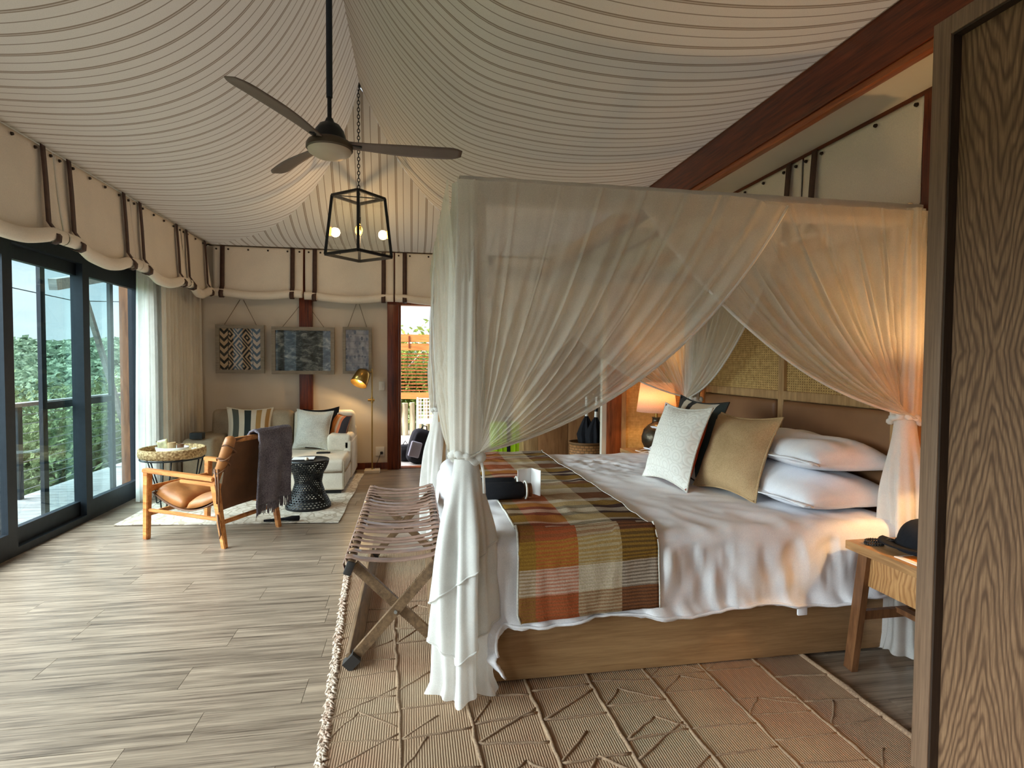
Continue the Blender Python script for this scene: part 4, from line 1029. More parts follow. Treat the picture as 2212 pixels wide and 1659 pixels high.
# headboard
hb = thing('headboard', 'tall headboard of brown leather pads and woven cane panels', 'headboard', (2.5, 3.5, 0))
def hp(name, a, b, mat, bev=0.004):
    bm = bmesh.new(); o_ = (2.5, 3.5, 0); lim(bm, [p - q for p, q in zip(a, o_)], [p - q for p, q in zip(b, o_)], bevel=bev, seg=3); return finish(bm, name, mat, hb, True, 40)
hp('back_board', (2.53, 1.55, 0.02), (2.60, 5.38, 1.95), 'oak', 0)
for yy in (2.46, 3.51, 4.545): hp('stile', (2.475, yy - .03, 0.02), (2.535, yy + .03, 1.95), 'oak')
for zz in (1.20, 1.92): hp('rail', (2.478, 1.56, zz - .03), (2.533, 5.37, zz + .03), 'oak')
hp('leather_pad', (2.455, 2.50, 0.45), (2.532, 3.475, 1.165), 'headleather', 0.03); hp('leather_pad', (2.455, 3.545, 0.45), (2.532, 4.51, 1.165), 'headleather', 0.03)
for a, b in ((2.49, 3.48), (3.54, 4.515)): hp('cane_panel', (2.50, a, 1.23), (2.532, b, 1.89), 'cane_y', 0)
for a, b in ((1.58, 2.43), (4.575, 5.37)): hp('cane_panel', (2.505, a, 0.4), (2.532, b, 1.17), 'cane_y', 0); hp('cane_panel', (2.505, a, 1.23), (2.532, b, 1.89), 'cane_y', 0)

# bedding: cloth folded down over the mattress edges
TZ = 0.652
def cloth(px_, py_, off=0.0, r=0.07, wr=1.0):
    cr_ = 0.12; x0, y0, y1 = 0.28 + cr_, 2.425 + cr_, 4.53 - cr_
    ex = min(0.0, px_ - x0); ey = (py_ - y0) if py_ < y0 else ((py_ - y1) if py_ > y1 else 0.0)
    bxp, byp = max(px_, x0), min(max(py_, y0), y1)
    D = math.hypot(ex, ey); d = D - cr_
    bump = 0.010 * mnoise.noise(Vector((px_ * 3.1, py_ * 3.1, 2.0))) + 0.007 * (1 - abs(mnoise.noise(Vector((px_ * 7 + 2 * py_, py_ * 5, 7.0))) * 2))
    rg_ = math.exp(-((px_ - 1.35) / .33) ** 2 - ((py_ - 4.05) / .4) ** 2); bump += wr * 0.022 * rg_ * (0.5 - abs(mnoise.noise(Vector((px_ * 9 + py_ * 4, py_ * 11 - px_ * 5, 1.0)))) * 2)
    if d <= 0:
        return Vector((bxp + ex, byp + ey, TZ + off + bump))
    ux, uy = ex / D, ey / D
    R_ = r + off
    if d < r * PI / 2: a = d / r; out, drop = R_ * math.sin(a), r - R_ * math.cos(a) + 0.0
    else:
        k = d - r * PI / 2; out, drop = R_ + 0.10 * k, r + k
        s_ = px_ + py_ * (1 if abs(ux) > .5 else 0)
        out += wr * (min(k, .3) * (0.025 * math.sin(13 * s_) + 0.018 * math.sin(29 * s_ + 1)) + 0.03 * mnoise.noise(Vector((s_ * 11, k * 3.0, 3.3))) + 0.014 * mnoise.noise(Vector((s_ * 31, k * 9, 5.1))))
    x_ = bxp + ux * (cr_ + out); y_ = byp + uy * (cr_ + out)
    if ey < 0: x_ += 0.6 * max(0.0, d - 0.36); y_ -= 0.42 * max(0.0, d - 0.36)
    return Vector((x_, y_, TZ + (bump if drop < .05 else 0) - drop + (off if drop <= 0 else 0)))
dv = thing('white_duvet', 'rumpled white duvet covering the four-poster bed', 'duvet', (1.3, 3.48, 0.3))
O_ = Vector(dv.location)
xs0, xs1, ya, yb_ = -0.10, 2.33, 2.03, 4.93
bm = bmesh.new(); grid(bm, lambda a, b: cloth(lerp(xs0, xs1, a), lerp(ya + 0.012 * math.sin(9 * a * 2.4) , yb_, b)) - O_, 130, 150)
o = finish(bm, 'cover', 'white_linen', dv, True); solidify(o, 0.012, -1)
bm = bmesh.new(); tube(bm, [cloth(lerp(xs0 + .14, xs1, i / 60), ya + 0.012 * math.sin(9 * i / 60 * 2.4) + 0.004) - O_ for i in range(61)], 0.007, 6); finish(bm, 'hem', 'white_linen', dv, True)
# a button tab hanging off the duvet corner
bm = bmesh.new(); bx(bm, (0, 0, 0), (0.05, 0.012, 0.06), bevel=0.005); o = finish(bm, 'fabric_tab', 'white_linen', dv, True, 40); o.location = Vector((1.78, 2.33, 0.275)) - O_

pt = thing('plaid_throw', 'orange, mustard and brown plaid wool throw across the bed foot', 'throw', (0.75, 3.4, 0.3)); O_ = Vector(pt.location)
px0, px1, py0, py1 = 0.435, 1.065, 2.075, 4.72
bm = bmesh.new(); grid(bm, lambda a, b: cloth(lerp(px0, px1, a) + 0.012 * math.sin(5 * b), lerp(py0 - 0.03 * (1 - a) , py1, b), 0.014, wr=0.35) - O_, 40, 150, uvfn=lambda a, b: (a, b * (py1 - py0)))
o = finish(bm, 'woven_cloth', 'plaid', pt, True); solidify(o, 0.008, 1)
for a in (0.0, 1.0):
    bm = bmesh.new(); tube(bm, [cloth(lerp(px0, px1, a) + 0.012 * math.sin(5 * i / 80), lerp(py0 - 0.03 * (1 - a), py1, i / 80), 0.02, wr=0.35) - O_ for i in range(81)], 0.005, 5); finish(bm, 'selvedge', 'cushion_grey', pt, True)

# pillows: lying flat, long side across the bed
def bed_pillow(label, loc, w, d, h, tilt=0, yaw_=0, seed=0):
    t = thing('bed_pillow', label, 'pillow', loc, yaw_, 'white sleeping pillows'); t.rotation_euler = (0, tilt, yaw_)
    bm = bmesh.new(); pillow_mesh(bm, w, d, h, 0.035, 24, puff=0.5, wob=0.012, seed=seed)
    bmesh.ops.rotate(bm, verts=bm.verts[:], matrix=Matrix.Rotation(PI / 2, 3, 'X')); bmesh.ops.rotate(bm, verts=bm.verts[:], matrix=Matrix.Rotation(PI / 2, 3, 'Z'))
    for v in bm.verts: v.co.z = v.co.z * (1.35 if v.co.z > 0 else 0.65) + h * 0.33
    finish(bm, 'pillowcase', 'pillow_white', t, True)
    bm = bmesh.new(); 
    grid(bm, lambda a, b: (lerp(-d / 2 - 0.03, -d / 2 + 0.03, b), lerp(-w / 2, w / 2, a), h * 0.33 + 0.01 * math.sin(9 * a + 4 * b)), 20, 3); o = finish(bm, 'flange', 'pillow_white', t, True); solidify(o, 0.006, 0)
bed_pillow('lower white pillow of the near stack by the headboard', (2.17, 2.89, 0.652), 0.88, 0.58, 0.20, 0, 0.02, 2)
bed_pillow('upper white pillow of the near stack by the headboard', (2.22, 2.90, 0.835), 0.84, 0.50, 0.19, 0.06, -0.05, 5)
bed_pillow('lower white pillow of the far stack behind the cushions', (2.18, 4.02, 0.652), 0.86, 0.52, 0.18, 0, 0.0, 8)
bed_pillow('upper white pillow of the far stack behind the cushions', (2.22, 4.02, 0.82), 0.84, 0.48, 0.16, 0.06, 0.03, 9)

cushion('embroidered_cushion', 'white embroidered cushion with rust red back on the bed', (1.555, 3.35, 0.655), (rx(-19), rx(0), rx(-83)), 0.51, 0.52, 0.20, 'hexweave', back='rust', piping='cushion_grey', seed=12, pinch=0.13)
cushion('charcoal_cushion', 'charcoal striped cushion behind the embroidered one on the bed', (1.74, 3.50, 0.655), (rx(-17), rx(2), rx(-83)), 0.52, 0.55, 0.15, 'stripe_dark', back='blackcloth', seed=13)
cushion('tan_cushion', 'plain tan linen cushion leaning on the bed pillows', (1.765, 3.02, 0.655), (rx(-23), rx(0), rx(-76)), 0.49, 0.50, 0.20, 'tan_linen', seed=14, pinch=0.14)

# things lying on the throw: folded gowns and a card
def roll(label, loc, r, L_, yaw_, mat):
    t = thing('rolled_pouch', label, 'pouch', loc, yaw_, 'black rolled pouches on the throw')
    bm = bmesh.new(); pr = [(0.001, 0), (r * .8, 0), (r, 0.01), (r, L_ - .012), (r * .82, L_), (0.001, L_)]
    lathe(bm, pr, 22, fold=lambda th, z: 1 + 0.04 * math.sin(3 * th + 20 * z)); bmesh.ops.rotate(bm, verts=bm.verts[:], matrix=Matrix.Rotation(PI / 2, 3, 'Y')); bmesh.ops.translate(bm, verts=bm.verts[:], vec=(-L_ / 2, 0, r * 1.02))
    finish(bm, 'rolled_cloth', mat, t, True, 50)
    bm = bmesh.new(); tube(bm, [(L_ * .5 + .012, (r * 1.0) * math.cos(a), r * 1.05 + r * math.sin(a)) for a in [2 * PI * i / 20 for i in range(20)]], 0.006, 5, closed=True); finish(bm, 'cord_loop', 'cushion_grey', t, True)
    bm = bmesh.new(); lathe(bm, [(0.001, 0), (r * .8, 0), (r * .82, 0.03), (0.001, 0.032)], 18); bmesh.ops.rotate(bm, verts=bm.verts[:], matrix=Matrix.Rotation(PI / 2, 3, 'Y')); bmesh.ops.translate(bm, verts=bm.verts[:], vec=(L_ / 2 + 0.012, 0, r * 1.02)); finish(bm, 'end_pad', 'leather_dk', t, True, 50)
roll('nearer black rolled pouch beside the folded card', (0.475, 2.97, TZ + 0.028), 0.045, 0.22, 0.03, 'blackcloth')
roll('farther black rolled pouch behind the nearer one', (0.465, 3.13, TZ + 0.028), 0.042, 0.20, 0.0, 'blackcloth')
cd = thing('folded_card', 'white folded card standing open on the plaid throw', 'card', (0.655, 3.10, TZ + 0.028))
for k, (p, q) in enumerate((((0, 0), (-0.085, -0.045)), ((0, 0), (0.035, -0.085)))):
    bm = bmesh.new(); bar(bm, (p[0], p[1], 0.07), (q[0], q[1], 0.07), 0.003, 0.14); finish(bm, 'leaf', 'paper', cd)

# ------------------------------------------------------------------ voile drapes
def corner_drape(label, post, tz, swags, tailc, tail=True, mat='sheer', seed=0, group='voile bed drapes'):
    P_ = Vector((*post, 0)); t = thing('bed_drape', label, 'drape', (tailc[0], tailc[1], KZ), 0, group); O = Vector(t.location); rnd = random.Random(seed)
    tie = Vector((tailc[0] + (post[0] - tailc[0]) * .6, tailc[1] + (post[1] - tailc[1]) * .6, tz))
    for (d, L_, nf, nrm) in swags:
        d = Vector((*d, 0)); n = Vector((*nrm, 0)); top = Vector((post[0], post[1], ZT - 0.02)) + n * (0.045 + (0.042 if seed in (1, 3) else 0.0)); ph = rnd.uniform(0, 6)
        def sw(a, b):
            w_ = a + 0.012 * math.sin(2 * PI * nf * a + ph); T = top - d * 0.07 + d * (L_ + .07) * w_
            T = T + Vector((0, 0, -0.004 * abs(math.sin(PI * 5 * a)) - 0.03 * sstep((a - .85) / .15)))
            ang = PI * (a * 1.1 - 0.2); bund = d * (0.045 * math.cos(ang)) + n * (0.055 * math.sin(ang) + 0.012)
            P2 = Vector((tie.x, tie.y, tz)) + bund
            P1 = Vector((lerp(P2.x, T.x, .62), lerp(P2.y, T.y, .62), lerp((T.z + tz) / 2, tz + 0.16, sstep(a * 1.05))))
            q = T * (1 - b) ** 2 + P1 * (2 * b * (1 - b)) + P2 * b * b
            A = (0.005 + 0.040 * math.sin(PI * min(1, b * 1.02)) ** 1.0 * (0.08 + 0.92 * b ** 1.3)) * (1 - 0.75 * sstep((b - .78) / .22))
            wv0 = math.sin(2 * PI * nf * (a ** 0.85) + ph + 0.8 * b + 1.2 * mnoise.noise(Vector((a * 5, b * 2, seed)))); wv_ = (1 - abs(wv0) ** 0.6) * 1.5 - .5 + 0.45 * math.sin(2 * PI * nf * 2.3 * a + 2 * ph)
            hem = 0.03 * sstep((a - 0.95) / 0.05) * math.sin(PI * b)
            return q + n * (A * wv_ + 0.01) - O + n * hem
        bm = bmesh.new(); grid(bm, sw, nf * 20, 46); finish(bm, 'swag', mat, t, True)
        bm = bmesh.new(); tube(bm, [sw(1.0, i / 40) for i in range(41)], 0.007, 6); finish(bm, 'swag_hem', 'sheer_tail', t, True)
        for q in (0.30, 0.62, 0.9):
            bm = bmesh.new(); c_ = Vector((post[0], post[1], ZT - 0.085)) + d * (L_ * q) - n * 0.03 - O
            tube(bm, [c_, c_ + Vector((0.01, 0, -0.03)), c_ + Vector((0.006, 0, -0.10))], [0.007, 0.005, 0.004], 5); tube(bm, [c_, c_ + d * 0.012 + Vector((0, 0, -0.04)), c_ + d * 0.02 + Vector((0, 0, -0.075))], [0.007, 0.005, 0.004], 5); finish(bm, 'ribbon_tie', 'sheer_tail', t, True)
        # sleeve wrapping the rail
        bm = bmesh.new(); Ls = L_ + 0.05; c0 = Vector((post[0], post[1], 0)) - d * 0.04
        def sl(a, b):
            th = 2 * PI * b; p = c0 + d * (Ls * a); rr = 0.047 + 0.003 * math.sin(60 * a + 3 * b)
            sq = 1 / max(abs(math.cos(th)), abs(math.sin(th))) * 0.93
            return p + n * (rr * math.cos(th) * sq) + Vector((0, 0, ZT - .038 + 0.052 * math.sin(th) * sq)) - O
        grid(bm, sl, 40, 16); finish(bm, 'rail_sleeve', 'sheer_wrap', t, True)
    # tie band with knot
    bm = bmesh.new(); tc = Vector((tie.x, tie.y, tz)); tube(bm, [tc - O + Vector((0.062 * math.cos(a), 0.062 * math.sin(a), 0.016 * math.sin(2 * a) + 0.006 * math.sin(7 * a))) for a in [2 * PI * i / 42 for i in range(42)]], [0.014 + 0.005 * math.sin(11 * i / 42 * 2 * PI) for i in range(42)], 8, closed=True)
    tb_ = finish(bm, 'tie_band', 'sheer_tail', t, True)
    bm = bmesh.new(); kx = Vector((0.055, -0.045, 0)); bmesh.ops.create_icosphere(bm, subdivisions=2, radius=0.026, matrix=Matrix.Translation(tc - O + kx)); 
    tube(bm, [tc - O + kx, tc - O + kx + Vector((0.012, -0.012, -0.06)), tc - O + kx + Vector((0.016, -0.016, -0.15))], [0.008, 0.006, 0.007], 6); finish(bm, 'knot', 'sheer_tail', tb_, True)
    # cloth hanging straight down the post
    bm = bmesh.new(); q1 = rnd.uniform(0, 6)
    def wrapf(a, b):
        th = 2 * PI * a; z = lerp(ZT - 0.01, tz, b); r_ = (0.062 + 0.012 * math.sin(PI * b)) * (1 + 0.10 * math.sin(7 * th + q1 + b) + 0.07 * math.sin(13 * th + 2 * b))
        c = vl((post[0], post[1], 0), (tie.x, tie.y, 0), sstep(b)); return Vector((c.x + r_ * math.cos(th), c.y + r_ * math.sin(th), z)) - O
    grid(bm, wrapf, 72, 30, closed=True); finish(bm, 'post_wrap', 'sheer_wrap', t, True)
    # gathered tail, with two shorter layers over it
    cx, cy_ = tailc; p1, p2 = rnd.uniform(0, 6), rnd.uniform(0, 6)
    H = tz - KZ
    def tl(a, b, zend, grow, tilt):
        th = 2 * PI * a; h = b * (H - zend(th)); k = h / H
        r_ = 0.050 + 0.038 * sstep(k * 3) + 0.022 * k + grow * k
        r_ *= 1 + (0.22 * math.sin(5 * th + p1 + 1.5 * k) + 0.13 * math.sin(11 * th + p2 - k) + 0.10 * mnoise.noise(Vector((math.cos(th) * 3, math.sin(th) * 3, k * 4)))) * sstep(k * 2.2)
        if k > 0.93: r_ *= 1 + 0.22 * (k - 0.93) / 0.07
        c = vl((tie.x, tie.y, 0), (cx, cy_, 0), sstep(k * 1.5))
        return Vector((c.x + r_ * math.cos(th), c.y + r_ * math.sin(th) * 0.85, tz - h)) - O
    bm = bmesh.new(); grid(bm, lambda a, b: tl(a, b, lambda th: 0.006 + 0.012 * (1 + math.sin(4 * th)), 0, 0), 90, 44, closed=True); finish(bm, 'tail', 'sheer_tail', t, True)
    if tail:
        for j, (zb0, amp, gr) in enumerate(((0.52, 0.17, 0.035), (0.30, 0.16, 0.02))):
            bm = bmesh.new(); zf = lambda th: zb0 + amp * (abs(((th + j * 1.9) / PI) % 2 - 1) - 0.5) * 1.6 * (1 if j == 0 else -1)
            grid(bm, lambda a, b: tl(a, b, zf, gr, 0), 90, 30, closed=True); finish(bm, 'tail_layer', 'sheer_tail', t, True)
            bm = bmesh.new(); tube(bm, [tl(i / 90, 1.0, zf, gr, 0) for i in range(90)], 0.004, 5, closed=True); finish(bm, 'layer_hem', 'sheer_tail', t, True)
    return t
corner_drape('voile drape tied at the near foot post, tail pooling on the kilim', (0.235, 2.435), 1.01, [((1, 0), 1.42, 8, (0, -1)), ((0, 1), 1.55, 8, (-1, 0))], (0.21, 2.36), seed=1)
corner_drape('warm lit voile drape tied at the near headboard post by the wardrobe', (2.385, 2.435), 1.15, [((-1, 0), 1.42, 9, (0, -1)), ((0, 1), 0.5, 4, (1, 0))], (2.37, 2.37), tail=False, seed=2)
corner_drape('voile drape tied at the far foot post near the doorway', (0.235, 4.545), 1.03, [((1, 0), 1.45, 8, (0, 1)), ((0, -1), 1.0, 6, (-1, 0))], (0.19, 4.58), tail=False, seed=3)
corner_drape('voile drape tied at the far headboard post beside the bedside lamp', (2.385, 4.545), 1.11, [((-1, 0), 1.42, 8, (0, 1)), ((0, -1), 1.15, 6, (-1, 0))], (2.34, 4.56), tail=False, seed=4)

# ------------------------------------------------------------------ luggage rack
lr = thing('luggage_rack', 'folding luggage rack with brown leather straps at the bed foot', 'luggage rack', (-0.075, 3.37, KZ))
def lrp(name, fnc, mat, par=None, smooth=True):
    bm = bmesh.new(); fnc(bm); bmesh.ops.translate(bm, verts=bm.verts[:], vec=(0.075, -3.37, -KZ)); return finish(bm, name, mat, par or lr, smooth, 40)
RX = (-0.275, 0.125); RY0, RY1, RZ_ = 2.58, 4.16, 0.492
for s, x in zip((-1, 1), RX):
    rail = lrp('top_rail', lambda bm: bx(bm, (x, (RY0 + RY1) / 2, RZ_), (0.034, RY1 - RY0, 0.062), rot=Matrix.Rotation(math.radians(-20 * s), 3, 'Y'), bevel=0.012, seg=3), 'rackwood')
    for yy in (RY0 - .006, RY1 + .006): lrp('end_cap', lambda bm: bx(bm, (x, yy, RZ_), (0.036, 0.014, 0.064), rot=Matrix.Rotation(math.radians(-20 * s), 3, 'Y'), bevel=0.006), 'rubber', rail)
    foot = lrp('bottom_rail', lambda bm: bx(bm, (x - 0.005 * s, (RY0 + RY1) / 2 + .02, KZ + 0.040), (0.03, RY1 - RY0 - .06, 0.075), rot=Matrix.Rotation(math.radians(35 * s), 3, 'Y'), bevel=0.006), 'rackwood')
for yy in (2.66, 4.06):
    lrp('cross_leg', lambda bm: bar(bm, (RX[0] + .012, yy + .016, RZ_ - .02), (RX[1] + .035, yy + .016, KZ + 0.03), 0.026, 0.045), 'rackwood')
    lg = lrp('cross_leg', lambda bm: bar(bm, (RX[1] - .012, yy - .014, RZ_ - .02), (RX[0] + .02, yy - .014, KZ + 0.05), 0.026, 0.045), 'rackwood')
    lrp('foot_cap', lambda bm: bar(bm, (RX[0] + .028, yy - .03, KZ + 0.058), (RX[0] - .018, yy - .03, KZ + 0.012), 0.05, 0.05), 'rubber', lg, False)
    lrp('pivot', lambda bm: tube(bm, [((RX[0] + RX[1]) / 2, yy - .035, 0.258), ((RX[0] + RX[1]) / 2, yy + .035, 0.258)], 0.008, 8), 'cable')
lrp('mid_brace', lambda bm: bar(bm, (RX[0] + .02, 3.36, RZ_ - .03), (RX[1] - .02, 3.36, RZ_ - .03), 0.03, 0.02), 'rackwood')
rnd = random.Random(3); NS = 19
for i in range(NS):
    yy = lerp(RY0 + 0.05, RY1 - 0.05, i / (NS - 1)) + rnd.uniform(-.012, .012); sg = rnd.uniform(0.012, 0.03); tw = rnd.uniform(-.006, .006); wd = rnd.uniform(0.036, 0.046)
    def st(bm):
        path = [(RX[0] + .005, RZ_ - .042), (RX[0] - .020, RZ_ - .03), (RX[0] - .030, RZ_ + .01), (RX[0] - .018, RZ_ + .038), (RX[0] + .01, RZ_ + .036)]
        for k in range(1, 10): f = k / 10; path.append((lerp(RX[0], RX[1], f), RZ_ + .036 - sg * math.sin(PI * f) - 0.004))
        path += [(RX[1] - .01, RZ_ + .036), (RX[1] + .018, RZ_ + .038), (RX[1] + .030, RZ_ + .01), (RX[1] + .020, RZ_ - .03), (RX[1] - .005, RZ_ - .042)]
        n_ = len(path) - 1
        def f2(a, b):
            k = int(round(b * n_)); x_, z_ = path[k]; return (x_, yy + wd * (a - .5) + tw * math.sin(PI * b), z_ + .003 * math.sin(8 * a + i))
        grid(bm, f2, 2, n_)
    o = lrp('seat_strap', st, 'strapbench'); solidify(o, 0.004, 0)

# ------------------------------------------------------------------ bedside tables
def nightstand(label, yc, sgn):
    """sgn +1: the drawer end nearest the bed points to +y"""
    t = thing('bedside_table', label, 'bedside table', (2.21, yc, 0), 0, 'oak bedside tables')
    bm = bmesh.new(); bx(bm, (0, 0, 0.58), (0.48, 0.50, 0.04), bevel=0.004); finish(bm, 'top', 'oak_x', t, True, 40)
    bm = bmesh.new(); bx(bm, (0.02, 0, 0.49), (0.40, 0.30, 0.14), bevel=0.003); bd = finish(bm, 'drawer_box', 'oak_x', t, True, 40)
    bm = bmesh.new(); bx(bm, (0, 0, 0), (0.018, 0.31, 0.145), bevel=0.002); o = finish(bm, 'drawer_front', 'cathedral_s', t, True, 40); o.location = (-0.19, 0, 0.488)
    for sx in (-1, 1):
        for sy in (-1, 1):
            bm = bmesh.new(); bar(bm, (0.215 * sx, 0.225 * sy, 0.004), (0.205 * sx, 0.165 * sy, 0.562), 0.032, 0.05, upv=(0, 1, 0)); finish(bm, 'leg', 'walnut', t, True, 40)
    for sy in (-1, 1):
        bm = bmesh.new(); bar(bm, (-0.21, 0.195 * sy, 0.27), (0.21, 0.195 * sy, 0.27), 0.024, 0.04); finish(bm, 'stretcher', 'walnut', t)
    bm = bmesh.new(); bar(bm, (0.0, -0.19, 0.285), (0.0, 0.19, 0.285), 0.04, 0.024); finish(bm, 'cross_stretcher', 'walnut', t)
    return t
nightstand('oak bedside table between the wardrobe and the bed', 2.05, 1)
nightstand('oak bedside table on the far side of the bed', 4.95, -1)

t = NT('lamp_shade_linen'); n1 = t.noise(t.coord(), 220, 2); col = t.ramp(n1, (0.3, lin((226, 196, 176))), (0.7, lin((244, 220, 204))))
d = t.n('BsdfDiffuse', {'Color': col}); tl2 = t.n('BsdfTranslucent', {'Color': col})
MAT['shade'] = t.done(t.n('MixShader', {0: 0.5, 1: d.outputs[0], 2: tl2.outputs[0]}).outputs[0])
def table_lamp(label, x, y, e):
    t = thing('table_lamp', label, 'lamp', (x, y, 0.60), 0, 'bronze table lamps')
    bm = bmesh.new(); lathe(bm, [(0.001, 0.0), (0.07, 0.0), (0.10, 0.02), (0.13, 0.08), (0.135, 0.13), (0.115, 0.20), (0.07, 0.245), (0.04, 0.262), (0.036, 0.30), (0.042, 0.315), (0.001, 0.315)], 40); finish(bm, 'vase_base', 'charcoal_vase', t, True, 60)
    bm = bmesh.new(); tube(bm, [(0, 0, 0.31), (0, 0, 0.42)], 0.012, 10); finish(bm, 'stem', 'brass', t, True, 60)
    bm = bmesh.new(); lathe(bm, [(0.182, 0.365), (0.148, 0.632)], 44, cap=False); o = finish(bm, 'shade', 'shade', t, True); solidify(o, 0.003, 0)
    bm = bmesh.new(); bmesh.ops.create_uvsphere(bm, u_segments=14, v_segments=10, radius=0.03); bmesh.ops.translate(bm, verts=bm.verts[:], vec=(0, 0, 0.46)); finish(bm, 'bulb', m_emit('warm_bulb_' + str(int(y)), (255, 196, 110), 4), t, True)
    bm = bmesh.new(); tube(bm, [(-0.16, 0, 0.40), (0.16, 0, 0.40)], 0.003, 5); tube(bm, [(0, -0.16, 0.40), (0, 0.16, 0.40)], 0.003, 5); finish(bm, 'spider', 'brass', t)
    lamp_light('table_lamp_light', (0, 0, 0.505), e, (1.0, 0.62, 0.26), 0.035, t)
table_lamp('glowing bronze table lamp on the far bedside table', 2.24, 4.98, 3.4)
table_lamp('bronze table lamp hidden behind the wardrobe edge', 2.30, 1.93, 9)
# charger cable on the far table
ck = thing('charger_cable', 'white phone charger and coiled cable on the far bedside table', 'charger', (2.06, 4.86, 0.60))
bm = bmesh.new(); tube(bm, [(0.03 + 0.09 * math.cos(a) * (1 + .1 * math.sin(2 * a)), 0.02 + 0.05 * math.sin(a), 0.012 + 0.012 * abs(math.sin(a * 1.5))) for a in [6.9 * i / 40 for i in range(41)]], 0.0045, 6); finish(bm, 'cable', 'cord_white', ck, True)
bm = bmesh.new(); bx(bm, (0.06, -0.055, 0.016), (0.05, 0.03, 0.03), bevel=0.004); bx(bm, (0.10, -0.05, 0.013), (0.03, 0.026, 0.024), bevel=0.004); finish(bm, 'adapter', 'plastic', ck, True, 40)

# items on the near table: cap, bracelet, leaflet
cp = thing('peaked_hat', 'black cap lying on the near bedside table', 'cap', (2.20, 2.10, 0.60))
bm = bmesh.new()
def capf(a, b):
    th = 2 * PI * a; r_ = 0.105 * math.cos(b * PI / 2) ** 0.7; return (r_ * math.cos(th) * 1.1, r_ * math.sin(th), 0.02 + 0.115 * math.sin(b * PI / 2))
grid(bm, capf, 28, 10, closed=True); finish(bm, 'crown', 'blackcloth', cp, True)
bm = bmesh.new(); grid(bm, lambda a, b: ((0.10 + 0.075 * b) * math.cos(PI + (a - .5) * 2.2) * 1.1, (0.10 + 0.06 * b) * math.sin(PI + (a - .5) * 2.2), 0.022 + 0.012 * b - .02 * (a - .5) ** 2), 14, 4); o = finish(bm, 'peak', 'blackcloth', cp, True); solidify(o, 0.005, 0)
bm = bmesh.new(); lathe(bm, [(0.116, 0.0), (0.116, 0.03), (0.10, 0.03)], 28, cap=False); finish(bm, 'sweatband', 'blackcloth', cp, True)
br = thing('beaded_bracelet', 'coiled dark beaded bracelet on the near bedside table', 'bracelet', (2.045, 2.215, 0.60))
for k in range(2):
    for i in range(22):
        a = 2 * PI * i / 22
        if k == 0 and i == 0:
            bm = bmesh.new(); bmesh.ops.create_icosphere(bm, subdivisions=1, radius=0.0062); b0 = finish(bm, 'bead', 'rubber', br, True); o = b0
        else: o = link('bead', b0.data, br)
        o.location = ((0.04 - .003 * k) * math.cos(a), (0.028 - .002 * k) * math.sin(a), 0.006 + 0.011 * k)
bm = bmesh.new(); tube(bm, [(0.03, -0.02, 0.02), (0.05, -0.03, 0.035), (0.06, -0.03, 0.02), (0.085, -0.035, 0.008), (0.06, -0.045, 0.03), (0.04, -0.03, 0.025)], 0.004, 5); finish(bm, 'drawstring', 'rubber', br, True)
bm = bmesh.new(); bx(bm, (0, 0, 0.002), (0.09, 0.17, 0.003)); o = finish(bm, 'leaflet', 'paper', None); o.location = (2.04, 1.97, 0.60); tag(o, 'white leaflet with orange picture on the near bedside table', 'paper')
bm = bmesh.new(); bx(bm, (0.012, 0.0, 0.0042), (0.055, 0.15, 0.0012)); finish(bm, 'picture_print', m_plain('orange_print', (232, 128, 44), 0.5, var=.4, scale=30), o)

# wardrobe on the right
wd_ = thing('oak_wardrobe', 'tall oak wardrobe with framed veneer side filling the picture edge', 'wardrobe', (2.13, 0.75, 0))
def wp(name, a, b, mat, bev=0.0, yo=0.75):
    bm = bmesh.new(); o_ = (2.13, yo, 0); lim(bm, [p - q for p, q in zip(a, o_)], [p - q for p, q in zip(b, o_)], bevel=bev); o = finish(bm, name, mat, wd_, bev > 0, 40)
    if yo != 0.75: o.location = (0, yo - 0.75, 0)
    return o
wp('carcass', (1.80, -0.15, 0.0), (2.595, 1.668, 2.53), 'wardrobe_frame')
wp('stile', (1.712, 1.607, 0), (1.80, 1.67, 2.535), 'wardrobe_frame', 0.002); wp('stile', (1.712, -0.15, 0), (1.80, -0.09, 2.535), 'wardrobe_frame', 0.002)
wp('top_rail', (1.712, -0.09, 2.475), (1.80, 1.607, 2.535), 'wardrobe_frame', 0.002)
wp('reveal_shade_strip', (1.716, 1.600, 0.01), (1.79, 1.6065, 2.47), 'reveal_shade'); wp('reveal_shade_strip', (1.716, -0.085, 2.4685), (1.79, 1.600, 2.4745), 'reveal_shade')  # shadow beside and above the recessed panel, painted as dark strips
wp('veneer_panel', (1.748, -0.085, 0.01), (1.79, 1.5995, 2.468), 'cathedral', 0.0, yo=1.34)

# ================================================================== FAR CORNER BEHIND THE BED
nb = struct(box('wall_partition', (2.055, 5.40, 0), (2.62, 5.44, 2.2), 'cane_x'))
box('post', (1.90, 5.39, 0), (2.055, 5.47, 2.2), 'redwood', nb, bevel=0.003); box('stile', (2.055, 5.385, 0), (2.10, 5.40, 2.2), 'oak', nb); box('white_edge', (1.855, 5.40, 0), (1.90, 5.46, 2.2), 'wall_white', nb)
cb = thing('brown_cabinet', 'tall brown oak cabinet in the far corner behind the bed', 'cabinet', (1.72, 6.85, 0))
for nm, a, b, mt in (('side_panel', (-0.44, -0.35, 0), (-0.27, 0.35, 2.05), 'oak'), ('door', (-0.268, -0.36, 0.05), (0.09, -0.33, 2.0), 'panel_brown'), ('door', (0.094, -0.36, 0.05), (0.45, -0.33, 2.0), 'panel_brown'), ('carcass', (-0.268, -0.33, 0), (0.45, 0.35, 2.05), 'panel_brown')):
    box(nm, a, b, mt, cb, bevel=0.003)
